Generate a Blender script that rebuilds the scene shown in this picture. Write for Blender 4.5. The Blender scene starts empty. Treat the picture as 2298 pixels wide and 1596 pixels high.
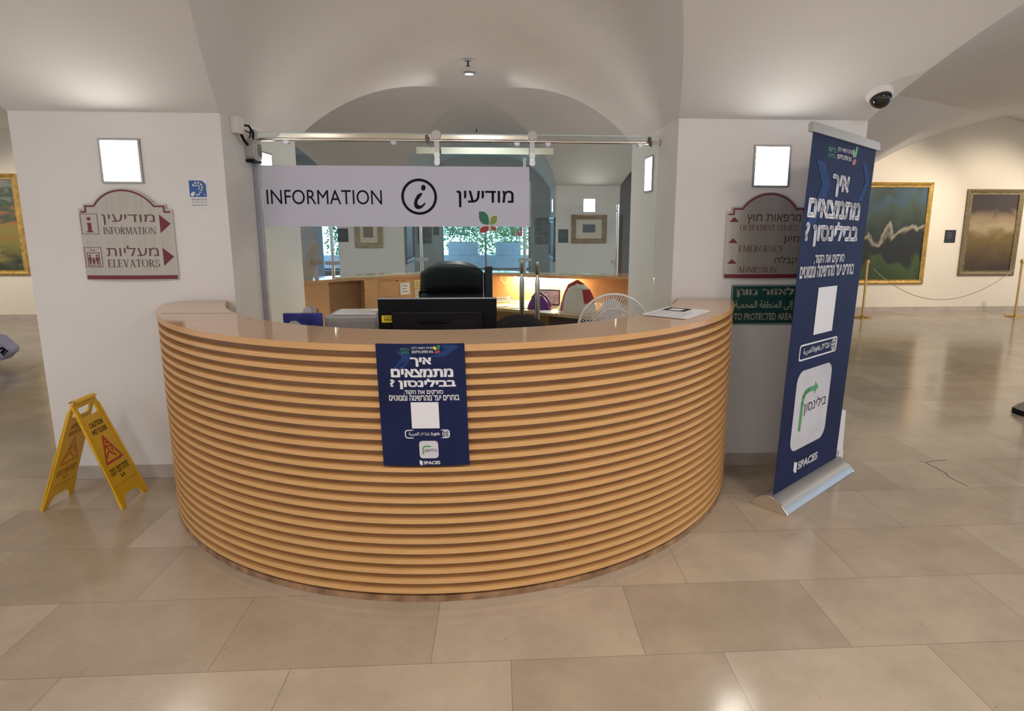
import bpy, math, random
from math import sin, cos, pi, sqrt, radians, atan2
from mathutils import Vector, Matrix
from mathutils.geometry import tessellate_polygon
SC = bpy.context.scene
COL = SC.collection
random.seed(7)

# ------------------------------------------------------------------ camera
cam = bpy.data.cameras.new('camera')
cam_ob = bpy.data.objects.new('camera', cam)
COL.objects.link(cam_ob)
F_PX, PITCH, ROLL, TH = 1366.1, 0.18, 0.0021, 0.0572
def _rot(v):
    c, s = cos(TH), sin(TH)
    return Vector((c*v[0]+s*v[1], -s*v[0]+c*v[1], v[2]))
_fw = Vector((0, cos(PITCH), -sin(PITCH))); _rt = Vector((1, 0, 0)); _up = _rt.cross(_fw)
_R = _rot(cos(ROLL)*_rt + sin(ROLL)*_up); _U = _rot(-sin(ROLL)*_rt + cos(ROLL)*_up); _Fw = _rot(_fw)
M = Matrix((( _R.x, _U.x, -_Fw.x, 0.0), (_R.y, _U.y, -_Fw.y, -3.8364), (_R.z, _U.z, -_Fw.z, 1.65), (0, 0, 0, 1)))
cam_ob.matrix_world = M
cam.sensor_fit = 'HORIZONTAL'; cam.sensor_width = 36.0
cam.lens = F_PX/2298*36.0
cam.shift_x = -51.27/2298; cam.shift_y = -58.0/2298
cam.clip_start = 0.05; cam.clip_end = 200
SC.camera = cam_ob

# ------------------------------------------------------------------ view, world, lamps
SC.view_settings.view_transform = 'Standard'; SC.view_settings.look = 'None'
SC.view_settings.gamma = 1.0; SC.view_settings.use_curve_mapping = False
SC.view_settings.exposure = 0.45
w = bpy.data.worlds.new('world'); SC.world = w; w.use_nodes = True
nt = w.node_tree; nt.nodes.clear()
_o = nt.nodes.new('ShaderNodeOutputWorld'); _b = nt.nodes.new('ShaderNodeBackground')
_tc = nt.nodes.new('ShaderNodeTexCoord'); _sx = nt.nodes.new('ShaderNodeSeparateXYZ')
_mr = nt.nodes.new('ShaderNodeMapRange'); _mx = nt.nodes.new('ShaderNodeMix'); _mx.data_type = 'RGBA'
nt.links.new(_tc.outputs['Generated'], _sx.inputs[0]); nt.links.new(_sx.outputs['Y'], _mr.inputs[0])
_mr.inputs[1].default_value = -0.1; _mr.inputs[2].default_value = 0.5
nt.links.new(_mr.outputs[0], _mx.inputs[0])
_mx.inputs[6].default_value = (0.90, 0.905, 0.96, 1)      # daylit hall behind the camera
_mx.inputs[7].default_value = (1.4, 2.5, 3.8, 1)         # sky over the garden behind the far window
nt.links.new(_mx.outputs[2], _b.inputs['Color']); _b.inputs['Strength'].default_value = 0.92
nt.links.new(_b.outputs[0], _o.inputs['Surface'])

def lamp(name, kind, loc, energy, color=(1, 1, 1), size=0.2, target=None, spot=None, blend=0.3, shape='DISK', size_y=None):
    l = bpy.data.lights.new(name, kind); l.energy = energy; l.color = color
    if kind == 'AREA':
        l.shape = shape; l.size = size
        if size_y: l.size_y = size_y
    elif kind == 'SPOT':
        l.spot_size = spot; l.spot_blend = blend; l.shadow_soft_size = size
    else:
        l.shadow_soft_size = size
    o = bpy.data.objects.new(name, l); COL.objects.link(o); o.location = loc
    d = (Vector(target)-Vector(loc)) if target else Vector((0, 0, -1))
    o.rotation_euler = d.to_track_quat('-Z', 'Y').to_euler()
    return o
WARM = (1.0, 0.86, 0.70); NEUT = (1.0, 0.93, 0.86)
# unseen recessed downlights of the camera's hall; outermost pairs added to brighten the sides
for x in (-5.4, -2.6, -0.27, 2.1, 4.8):
    for y in (-2.9, -4.9):
        lamp('hall_downlight_lamp', 'AREA', (x, y, 3.02), 22 if x > 1 else 11, NEUT, 0.5)
# gallery picture lights right and left
for x in (7.3, 9.0, 10.8):
    lamp('gallery_spot', 'SPOT', (x, 4.6, 2.9), 120, WARM, 0.08, target=(x-.5, 6.75, 1.5), spot=radians(80), blend=0.8)
lamp('gallery_hall_lamp', 'AREA', (7.6, 1.6, 3.0), 30, WARM, 0.6)
for x in (-6.6, -9.0):
    lamp('gallery_spot', 'SPOT', (x, 4.4, 2.9), 130, WARM, 0.08, target=(x, 6.5, 1.6), spot=radians(80), blend=0.8)
# reception bay downlight
lamp('bay_downlight_lamp', 'AREA', (-0.318, 3.18, 3.17), 18, (1, 0.97, 0.92), 0.09)
for x in (-2.95, 2.5):
    lamp('bay_side_fill', 'AREA', (x, 4.6, 2.75), 13, (1, 0.96, 0.92), 0.5)  # added fill out of sight behind the piers, brightens the bay
for x in (-2.35, 1.95):
    lamp('bay_up_fill', 'AREA', (x, 2.3, 2.0), 7, (0.92, 0.96, 1.0), 0.5, target=(-0.27, 4.2, 3.4))  # added upward fill hidden behind the front piers, brightens the vault

# ------------------------------------------------------------------ materials
MATS = {}
def mat(name, col, rough=0.5, metal=0.0, var=0.06, scale=6.0, bump=0.0, bscale=60.0, emit=0.0, spec=0.5, stretch=None, col2=None, coat=0.0):
    if name in MATS: return MATS[name]
    m = bpy.data.materials.new(name); m.use_nodes = True; n = m.node_tree
    p = n.nodes['Principled BSDF']
    p.inputs['Roughness'].default_value = rough; p.inputs['Metallic'].default_value = metal
    p.inputs['Specular IOR Level'].default_value = spec; p.inputs['Coat Weight'].default_value = coat
    tc = n.nodes.new('ShaderNodeTexCoord'); mp = n.nodes.new('ShaderNodeMapping')
    n.links.new(tc.outputs['Object'], mp.inputs[0])
    if stretch: mp.inputs['Scale'].default_value = stretch
    ns = n.nodes.new('ShaderNodeTexNoise'); ns.inputs['Scale'].default_value = scale; ns.inputs['Detail'].default_value = 4
    n.links.new(mp.outputs[0], ns.inputs['Vector'])
    rp = n.nodes.new('ShaderNodeValToRGB')
    c2 = col2 or tuple(min(1, c*(1+var)) for c in col)
    c1 = col if col2 else tuple(c*(1-var) for c in col)
    rp.color_ramp.elements[0].position = 0.35; rp.color_ramp.elements[1].position = 0.65
    rp.color_ramp.elements[0].color = (*c1, 1); rp.color_ramp.elements[1].color = (*c2, 1)
    n.links.new(ns.outputs['Fac'], rp.inputs[0]); n.links.new(rp.outputs[0], p.inputs['Base Color'])
    if bump:
        nb = n.nodes.new('ShaderNodeTexNoise'); nb.inputs['Scale'].default_value = bscale
        n.links.new(tc.outputs['Object'], nb.inputs['Vector'])
        bp = n.nodes.new('ShaderNodeBump'); bp.inputs['Strength'].default_value = bump; bp.inputs['Distance'].default_value = 0.01
        n.links.new(nb.outputs['Fac'], bp.inputs['Height']); n.links.new(bp.outputs[0], p.inputs['Normal'])
    if emit:
        p.inputs['Emission Strength'].default_value = emit
        n.links.new(rp.outputs[0], p.inputs['Emission Color'])
    MATS[name] = m
    return m
def thin_glass(name, tint=(0.955, 0.985, 0.975), refl=0.07):
    if name in MATS: return MATS[name]
    m = bpy.data.materials.new(name); m.use_nodes = True; n = m.node_tree; n.nodes.clear()
    o = n.nodes.new('ShaderNodeOutputMaterial'); mx = n.nodes.new('ShaderNodeMixShader')
    t = n.nodes.new('ShaderNodeBsdfTransparent'); t.inputs[0].default_value = (*tint, 1)
    g = n.nodes.new('ShaderNodeBsdfGlossy'); g.inputs['Roughness'].default_value = 0.01
    lw = n.nodes.new('ShaderNodeLayerWeight'); lw.inputs[0].default_value = 0.12
    ma = n.nodes.new('ShaderNodeMath'); ma.operation = 'MULTIPLY_ADD'; ma.inputs[1].default_value = 0.40; ma.inputs[2].default_value = refl*0.12
    n.links.new(lw.outputs['Fresnel'], ma.inputs[0]); n.links.new(ma.outputs[0], mx.inputs[0])
    n.links.new(t.outputs[0], mx.inputs[1]); n.links.new(g.outputs[0], mx.inputs[2]); n.links.new(mx.outputs[0], o.inputs[0])
    MATS[name] = m
    return m
def film(name, col, alpha):
    if name in MATS: return MATS[name]
    m = mat(name, col, 0.6, var=0.01)
    m.node_tree.nodes['Principled BSDF'].inputs['Alpha'].default_value = alpha
    return m
def floor_mat():
    m = bpy.data.materials.new('limestone'); m.use_nodes = True; n = m.node_tree; p = n.nodes['Principled BSDF']
    tc = n.nodes.new('ShaderNodeTexCoord'); mp = n.nodes.new('ShaderNodeMapping'); mp.inputs['Location'].default_value = (-0.03+8.2, 0.881+9.04, 0)
    n.links.new(tc.outputs['Object'], mp.inputs[0])
    br = n.nodes.new('ShaderNodeTexBrick'); br.inputs['Scale'].default_value = 1; br.inputs['Brick Width'].default_value = 0.82
    br.inputs['Row Height'].default_value = 0.452; br.inputs['Mortar Size'].default_value = 0.0016; br.inputs['Mortar Smooth'].default_value = 0.3
    br.inputs['Color1'].default_value = (0.425, 0.345, 0.255, 1); br.inputs['Color2'].default_value = (0.535, 0.445, 0.34, 1); br.inputs['Mortar'].default_value = (0.26, 0.21, 0.16, 1)
    br.offset = 0.37
    n.links.new(mp.outputs[0], br.inputs['Vector'])
    ns = n.nodes.new('ShaderNodeTexNoise'); ns.inputs['Scale'].default_value = 3.0; ns.inputs['Detail'].default_value = 9; ns.inputs['Roughness'].default_value = 0.65
    n.links.new(tc.outputs['Object'], ns.inputs['Vector'])
    mr = n.nodes.new('ShaderNodeMapRange'); mr.inputs[1].default_value = 0.3; mr.inputs[2].default_value = 0.7; mr.inputs[3].default_value = 0.86; mr.inputs[4].default_value = 1.12
    n.links.new(ns.outputs['Fac'], mr.inputs[0])
    mx = n.nodes.new('ShaderNodeMix'); mx.data_type = 'RGBA'; mx.blend_type = 'MULTIPLY'; mx.inputs[0].default_value = 1
    n.links.new(br.outputs['Color'], mx.inputs[6]); n.links.new(mr.outputs[0], mx.inputs[7])
    # fossil specks
    vo = n.nodes.new('ShaderNodeTexNoise'); vo.inputs['Scale'].default_value = 26; vo.inputs['Detail'].default_value = 5; vo.inputs['Distortion'].default_value = 1.4
    n.links.new(tc.outputs['Object'], vo.inputs['Vector'])
    r2 = n.nodes.new('ShaderNodeMapRange'); r2.inputs[1].default_value = 0.69; r2.inputs[2].default_value = 0.74; r2.inputs[3].default_value = 1.0; r2.inputs[4].default_value = 0.82
    n.links.new(vo.outputs['Fac'], r2.inputs[0])
    m2 = n.nodes.new('ShaderNodeMix'); m2.data_type = 'RGBA'; m2.blend_type = 'MULTIPLY'; m2.inputs[0].default_value = 1
    n.links.new(mx.outputs[2], m2.inputs[6]); n.links.new(r2.outputs[0], m2.inputs[7]); n.links.new(m2.outputs[2], p.inputs['Base Color'])
    rr = n.nodes.new('ShaderNodeMapRange'); rr.inputs[3].default_value = 0.10; rr.inputs[4].default_value = 0.22
    n.links.new(ns.outputs['Fac'], rr.inputs[0]); n.links.new(rr.outputs[0], p.inputs['Roughness'])
    p.inputs['Specular IOR Level'].default_value = 0.65
    return m
def painting_mat(name, stops, scale, stretch, seed, zr=None, amp=0.5):
    """abstract canvas: colour bands over the height zr, broken up by brushy noise (plain noise without zr)"""
    m = bpy.data.materials.new(name); m.use_nodes = True; n = m.node_tree; p = n.nodes['Principled BSDF']; p.inputs['Roughness'].default_value = 0.45
    tc = n.nodes.new('ShaderNodeTexCoord'); mp = n.nodes.new('ShaderNodeMapping'); mp.inputs['Scale'].default_value = stretch; mp.inputs['Location'].default_value = (seed, seed*1.7, seed*.3)
    n.links.new(tc.outputs['Object'], mp.inputs[0])
    ns = n.nodes.new('ShaderNodeTexNoise'); ns.inputs['Scale'].default_value = scale; ns.inputs['Detail'].default_value = 7; ns.inputs['Distortion'].default_value = 0.6
    n.links.new(mp.outputs[0], ns.inputs['Vector'])
    rp = n.nodes.new('ShaderNodeValToRGB'); el = rp.color_ramp.elements
    for i, (pos, c) in enumerate(stops):
        e = el[i] if i < 2 else el.new(pos)
        e.position = pos; e.color = (*c, 1)
    src = ns.outputs['Fac']
    if zr:
        sx = n.nodes.new('ShaderNodeSeparateXYZ'); n.links.new(tc.outputs['Object'], sx.inputs[0])
        mr = n.nodes.new('ShaderNodeMapRange'); mr.inputs[1].default_value = zr[0]; mr.inputs[2].default_value = zr[1]; n.links.new(sx.outputs['Z'], mr.inputs[0])
        m1 = n.nodes.new('ShaderNodeMath'); m1.operation = 'SUBTRACT'; m1.inputs[1].default_value = 0.5; n.links.new(ns.outputs['Fac'], m1.inputs[0])
        m2 = n.nodes.new('ShaderNodeMath'); m2.operation = 'MULTIPLY_ADD'; m2.inputs[1].default_value = amp; n.links.new(m1.outputs[0], m2.inputs[0]); n.links.new(mr.outputs[0], m2.inputs[2])
        src = m2.outputs[0]
    n.links.new(src, rp.inputs[0]); n.links.new(rp.outputs[0], p.inputs['Base Color'])
    return m

PLASTER = mat('white_plaster', (0.76, 0.735, 0.71), 0.75, var=0.02, scale=2, bump=0.04, bscale=180, spec=0.25)
VAULT = mat('vault_plaster', (0.75, 0.73, 0.715), 0.8, var=0.02, scale=1.5, bump=0.03, bscale=150, spec=0.2)
GALLERY = mat('cream_plaster', (0.80, 0.74, 0.62), 0.8, var=0.02, scale=2, spec=0.2)
STONE = mat('skirting_stone', (0.47, 0.41, 0.35), 0.4, var=0.1, scale=8)
WOOD = mat('beech_slat', (0.69, 0.395, 0.155), 0.42, var=0.07, scale=5, stretch=(1.5, 1.5, 30))
WOODTOP = mat('beech_top', (0.56, 0.325, 0.165), 0.06, var=0.03, scale=3, stretch=(1, 6, 1), spec=0.55, coat=0.25)
BEECHEDGE = mat('beech_edge', (0.66, 0.37, 0.15), 0.35, var=0.06, scale=5)
WOODSHADE = mat('beech_recess_shade', (0.30, 0.165, 0.075), 0.55, var=0.12, scale=6)  # slat beech darkened in its colour for the shade between the slats
CABWOOD = mat('cabinet_wood', (0.62, 0.36, 0.17), 0.4, var=0.05, scale=4, stretch=(2, 2, 12))
STEEL = mat('brushed_steel', (0.62, 0.60, 0.57), 0.25, 1.0, var=0.05, scale=30, stretch=(1, 1, 12))
CHROME = mat('polished_steel', (0.80, 0.78, 0.74), 0.08, 1.0, var=0.02)
ALU = mat('anodised_aluminium', (0.40, 0.395, 0.385), 0.42, 0.6, var=0.03)
SIGNMETAL = mat('sign_metal', (0.43, 0.395, 0.335), 0.32, 0.35, var=0.05, scale=5, stretch=(14, 1, 0.3))
MAROON = mat('maroon_print', (0.16, 0.016, 0.035), 0.5, var=0.03)
DKMAROON = mat('letter_maroon', (0.13, 0.045, 0.04), 0.5, var=0.03)
NAVY = mat('navy_print', (0.008, 0.014, 0.062), 0.6, var=0.22, scale=3, spec=0.2)
NAVY2 = mat('blue_chevron', (0.016, 0.045, 0.16), 0.6, var=0.1, spec=0.2)
WHITE = mat('white_print', (0.78, 0.77, 0.80), 0.5, var=0.01)
PAPER = mat('white_paper', (0.76, 0.75, 0.76), 0.7, var=0.03)
GREENP = mat('green_board', (0.006, 0.062, 0.052), 0.5, var=0.05)
LEAFD = mat('dark_green_print', (0.02, 0.17, 0.09), 0.4, var=0.03)
LEAFL = mat('olive_green_print', (0.26, 0.33, 0.06), 0.4, var=0.03)
LEAFG = mat('bright_green_print', (0.06, 0.32, 0.09), 0.4, var=0.03)
REDP = mat('red_print', (0.38, 0.03, 0.03), 0.4, var=0.03)
BROWNP = mat('rust_print', (0.33, 0.09, 0.04), 0.4, var=0.03)
BLACK = mat('black_plastic', (0.008, 0.008, 0.009), 0.5, var=0.1, spec=0.12)
LEATHER = mat('black_leather', (0.007, 0.007, 0.009), 0.42, var=0.2, spec=0.3, bump=0.15, bscale=70)
BLACKF = mat('black_fabric', (0.010, 0.010, 0.012), 0.9, var=0.2)
INK = mat('black_ink', (0.012, 0.012, 0.020), 0.6, var=0.02, spec=0.1)
YELLOW = mat('yellow_plastic', (0.74, 0.44, 0.012), 0.38, var=0.05)
YELLOWS = mat('yellow_sticker', (0.80, 0.62, 0.02), 0.5, var=0.03)
REDW = mat('warning_red', (0.50, 0.05, 0.03), 0.45, var=0.04)
OLIVEINK = mat('sign_ink', (0.07, 0.05, 0.01), 0.5, var=0.05)
WHITEP = mat('white_plastic', (0.74, 0.72, 0.70), 0.35, var=0.02)
GREYP = mat('grey_plastic', (0.36, 0.34, 0.34), 0.45, var=0.04)
GLASS = thin_glass('clear_glass')
GLASSEDGE = mat('glass_edge', (0.62, 0.74, 0.68), 0.15, var=0.03)
BAND = film('white_film', (0.68, 0.685, 0.80), 0.97)
BAND2 = film('white_film_sheer', (0.64, 0.64, 0.72), 0.82)
GOLD = mat('gilt_wood', (0.42, 0.26, 0.06), 0.38, 0.35, var=0.25, scale=18)
OLDGOLD = mat('dull_gilt_wood', (0.20, 0.155, 0.08), 0.45, 0.3, var=0.3, scale=30)
FRAMEWOOD = mat('frame_wood', (0.27, 0.16, 0.065), 0.5, var=0.25, scale=14)
MOUNT = mat('picture_mount', (0.66, 0.60, 0.50), 0.7, var=0.03)
BRASS = mat('brass', (0.62, 0.42, 0.16), 0.25, 1.0, var=0.06)
LAMPGLOW = mat('lamp_diffuser', (1.0, 0.96, 0.86), 0.5, var=0.02, emit=20.0)
BLUEGREY = mat('planter_grey', (0.55, 0.60, 0.68), 0.7, var=0.06)
FOLIAGE = mat('leaf_green', (0.06, 0.22, 0.05), 0.55, var=0.5, scale=9)
FOLIAGE2 = mat('leaf_pale', (0.20, 0.36, 0.10), 0.55, var=0.4, scale=9)

# ------------------------------------------------------------------ mesh helpers
class MB:
    def __init__(s): s.v = []; s.f = []
    def add(s, vs, fs):
        o = len(s.v); s.v += [tuple(v) for v in vs]; s.f += [tuple(i+o for i in f) for f in fs]; return s
    def box(s, x0, x1, y0, y1, z0, z1):
        return s.add([(x0,y0,z0),(x1,y0,z0),(x1,y1,z0),(x0,y1,z0),(x0,y0,z1),(x1,y0,z1),(x1,y1,z1),(x0,y1,z1)],
                     [(0,3,2,1),(4,5,6,7),(0,1,5,4),(1,2,6,5),(2,3,7,6),(3,0,4,7)])
    def quad(s, a, b, c, d): return s.add([a, b, c, d], [(0, 1, 2, 3)])
    def tube(s, pts, r, n=10, cap=True, closed=False):
        pts = [Vector(p) for p in pts]; N = len(pts); rr = r if isinstance(r, (list, tuple)) else [r]*N
        up = None; vs = []
        for i, p in enumerate(pts):
            a = pts[(i-1) % N] if (closed or i) else p; b = pts[(i+1) % N] if (closed or i < N-1) else p
            t = (b-a).normalized()
            if up is None: up = Vector((0, 0, 1)) if abs(t.z) < .9 else Vector((1, 0, 0))
            u = (up - t*up.dot(t)).normalized(); w2 = t.cross(u); up = u
            vs += [p+rr[i]*(cos(2*pi*k/n)*u+sin(2*pi*k/n)*w2) for k in range(n)]
        fs = []
        for i in range(N if closed else N-1):
            j = (i+1) % N
            fs += [(i*n+k, i*n+(k+1) % n, j*n+(k+1) % n, j*n+k) for k in range(n)]
        if cap and not closed: fs += [tuple(range(n-1, -1, -1)), tuple((N-1)*n+k for k in range(n))]
        return s.add(vs, fs)
    def lathe(s, prof, n=24, axis='z', c=(0, 0, 0)):
        vs = []; fs = []
        for r, h in prof:
            for k in range(n):
                a = 2*pi*k/n; x, y = r*cos(a), r*sin(a)
                q = (x, y, h) if axis == 'z' else ((x, h, y) if axis == 'y' else (h, x, y))
                vs.append((q[0]+c[0], q[1]+c[1], q[2]+c[2]))
        for i in range(len(prof)-1):
            fs += [(i*n+k, i*n+(k+1) % n, (i+1)*n+(k+1) % n, (i+1)*n+k) for k in range(n)]
        fs += [tuple(range(n-1, -1, -1)), tuple((len(prof)-1)*n+k for k in range(n))]
        return s.add(vs, fs)
    def prism(s, loops, fn, d0, d1):
        """extrude a 2-D outline with holes: fn(u, v, d) -> point"""
        flat = [p for l in loops for p in l]; n = len(flat)
        tri = tessellate_polygon([[Vector((p[0], p[1], 0)) for p in l] for l in loops])
        vs = [fn(p[0], p[1], d0) for p in flat]+[fn(p[0], p[1], d1) for p in flat]
        fs = [tuple(t) for t in tri]+[tuple(i+n for i in reversed(t)) for t in tri]; o = 0
        for l in loops:
            m = len(l)
            fs += [(o+i, o+(i+1) % m, n+o+(i+1) % m, n+o+i) for i in range(m)]; o += m
        return s.add(vs, fs)
    def flat(s, loops, fn, d=0.0):
        flat = [p for l in loops for p in l]
        tri = tessellate_polygon([[Vector((p[0], p[1], 0)) for p in l] for l in loops])
        return s.add([fn(p[0], p[1], d) for p in flat], [tuple(t) for t in tri])
    def ring(s, cx, cy, r0, r1, z0, z1, a0, a1, n=64):
        vs = []; fs = []
        for i in range(n+1):
            a = a0+(a1-a0)*i/n; c, q = cos(a), sin(a)
            vs += [(cx+r0*c, cy+r0*q, z0), (cx+r1*c, cy+r1*q, z0), (cx+r1*c, cy+r1*q, z1), (cx+r0*c, cy+r0*q, z1)]
        for i in range(n):
            o = 4*i
            fs += [(o+k, o+(k+1) % 4, o+4+(k+1) % 4, o+4+k) for k in range(4)]
        fs += [(0, 3, 2, 1), tuple(4*n+k for k in range(4))]
        return s.add(vs, fs)
    def grid(s, fn, nu, nv, closeu=False):
        vs = [fn(i/nu, j/nv) for i in range(nu+1) for j in range(nv+1)]
        return s.add(vs, [(i*(nv+1)+j, (i+1)*(nv+1)+j, (i+1)*(nv+1)+j+1, i*(nv+1)+j+1) for i in range(nu) for j in range(nv)])
    def xf(s, m, start=0):
        s.v[start:] = [tuple(m @ Vector(v)) for v in s.v[start:]]; return s
    def build(s, name, m, parent=None, smooth=False, bevel=0.0, seg=2, fix=True):
        me = bpy.data.meshes.new(name); me.from_pydata(s.v, [], s.f)
        import bmesh
        bm = bmesh.new(); bm.from_mesh(me)
        if fix:
            bmesh.ops.remove_doubles(bm, verts=bm.verts, dist=1e-6)
            bmesh.ops.recalc_face_normals(bm, faces=bm.faces)
        if bevel:
            es = [e for e in bm.edges if len(e.link_faces) == 2 and e.calc_face_angle(0) > 0.6]
            bmesh.ops.bevel(bm, geom=es, offset=bevel, segments=seg, profile=0.5, affect='EDGES', clamp_overlap=True)
        bm.to_mesh(me); bm.free()
        if smooth:
            for p in me.polygons: p.use_smooth = True
            me.set_sharp_from_angle(angle=radians(40))
        me.materials.append(m); me.update()
        o = bpy.data.objects.new(name, me); COL.objects.link(o)
        if parent: o.parent = parent
        return o
def thing(name, label, cat, loc=(0, 0, 0), rz=0.0, group=None):
    o = bpy.data.objects.new(name, None); COL.objects.link(o); o.location = loc; o.rotation_euler = (0, 0, rz)
    o.empty_display_size = 0.1; o['label'] = label; o['category'] = cat
    if group: o['group'] = group
    return o
def tag(o, label, cat, group=None, kind=None):
    o['label'] = label; o['category'] = cat
    if group: o['group'] = group
    if kind: o['kind'] = kind
    return o
def struct(name, b, m, smooth=False, bevel=0, parent=None, label=None):
    o = b.build(name, m, parent, smooth, bevel)
    if not parent: o['kind'] = 'structure'; o['label'] = label or name.replace('_', ' '); o['category'] = name.split('_')[0]
    return o
def dup(root, loc, label, group=None, rz=None):
    r = root.copy(); COL.objects.link(r); r.location = loc
    if rz is not None: r.rotation_euler = (0, 0, rz)
    r['label'] = label
    if group: r['group'] = group
    for ch in list(root.children):
        c = ch.copy(); COL.objects.link(c); c.parent = r
        for g in ch.children:
            d = g.copy(); COL.objects.link(d); d.parent = c
    return r
XZ = lambda u, v, d: (u, d, v)      # drawing plane of wall things: u right, v up, d depth

# ------------------------------------------------------------------ lettering
_gl = {}
def contours(s):
    if s in _gl: return _gl[s]
    c = bpy.data.curves.new('lettering', 'FONT'); c.body = s; c.size = 1; c.resolution_u = 3
    o = bpy.data.objects.new('lettering', c); COL.objects.link(o)
    dg = bpy.context.evaluated_depsgraph_get()
    cu = o.to_curve(dg)
    polys = []
    for sp in cu.splines:
        pts = []
        bp = sp.bezier_points; n = len(bp)
        for i in range(n):
            a, b = bp[i], bp[(i+1) % n]
            p0, p1, p2, p3 = a.co, a.handle_right, b.handle_left, b.co
            straight = abs((p3-p0).cross(p1-p0).length) < 1e-5 and abs((p3-p0).cross(p2-p0).length) < 1e-5
            for k in range(1 if straight else 4):
                t = k/4; u = 1-t
                q = u*u*u*p0+3*u*u*t*p1+3*u*t*t*p2+t*t*t*p3
                pts.append((q.x, q.y))
        r = [pts[0]]
        for q in pts[1:]:
            if (q[0]-r[-1][0])**2+(q[1]-r[-1][1])**2 > 1e-8: r.append(q)
        if len(r) > 2: polys.append(r)
    o.to_curve_clear()
    bpy.data.objects.remove(o); bpy.data.curves.remove(c)
    _gl[s] = polys
    return polys
def area(p): return 0.5*sum(p[i][0]*p[(i+1) % len(p)][1]-p[(i+1) % len(p)][0]*p[i][1] for i in range(len(p)))
def inside(q, p):
    r = False; n = len(p)
    for i in range(n):
        a, b = p[i], p[(i+1) % n]
        if (a[1] > q[1]) != (b[1] > q[1]) and q[0] < (b[0]-a[0])*(q[1]-a[1])/(b[1]-a[1])+a[0]: r = not r
    return r
def text(b, s, x0, x1, z0, z1, fn=XZ, d=-0.001, bold=0.0, shear=0.0):
    """write s so that its ink fills the box x0..x1, z0..z1"""
    P = contours(s)
    xs = [p[0] for l in P for p in l]; ys = [p[1] for l in P for p in l]
    e = bold; mx, Mx, my, My = min(xs)-e, max(xs)+e, min(ys)-e, max(ys)+e
    sx, sz = (x1-x0)/(Mx-mx), (z1-z0)/(My-my)
    tr = lambda p: (x0+(p[0]-mx)*sx+shear*(p[1]-my)*sz, z0+(p[1]-my)*sz)
    big = max(P, key=lambda p: abs(area(p))); sg = area(big) > 0
    outs = [p for p in P if (area(p) > 0) == sg]; hol = [p for p in P if (area(p) > 0) != sg]
    for o in outs:
        hs = [h for h in hol if inside(h[0], o)]
        b.flat([[tr(p) for p in l] for l in [o]+hs], fn, d)
    if bold:
        for l in P:
            n = len(l)
            for i in range(n):
                a, c = l[i], l[(i+1) % n]
                L = sqrt((c[0]-a[0])**2+(c[1]-a[1])**2)
                nx, ny = -(c[1]-a[1])/L*e, (c[0]-a[0])/L*e
                b.add([fn(*tr(q), d) for q in ((a[0]-nx, a[1]-ny), (c[0]-nx, c[1]-ny), (c[0]+nx, c[1]+ny), (a[0]+nx, a[1]+ny))], [(0, 1, 2, 3)])
                b.add([fn(*tr((a[0]+e*cos(k*pi/3), a[1]+e*sin(k*pi/3))), d) for k in range(6)], [tuple(range(6))])
    return b
def heb(s): return s[::-1]
# roman capitals with serifs, drawn from strokes
def _arc(cx, cy, rx, ry, a0, a1, tk=.13, tn=.035, n=14):
    out = []
    for i in range(n):
        q = []
        for a in (a0+(a1-a0)*i/n, a0+(a1-a0)*(i+1)/n):
            t = tn+(tk-tn)*abs(cos(a))**1.5
            q.append(((cx+rx*cos(a), cy+ry*sin(a)), (cx+(rx-t)*cos(a), cy+(ry-t*.9)*sin(a))))
        out.append([q[0][0], q[1][0], q[1][1], q[0][1]])
    return out
def _r(x0, x1, y0, y1): return [[(x0, y0), (x1, y0), (x1, y1), (x0, y1)]]
def _st(x, w=.13, b=True, t=True):
    return _r(x, x+w, 0, 1)+(_r(x-.07, x+w+.07, 0, .04) if b else [])+(_r(x-.07, x+w+.07, .96, 1) if t else [])
def _dg(x0, y0, x1, y1, w): return [[(x0, y0), (x0+w, y0), (x1+w, y1), (x1, y1)]]
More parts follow.
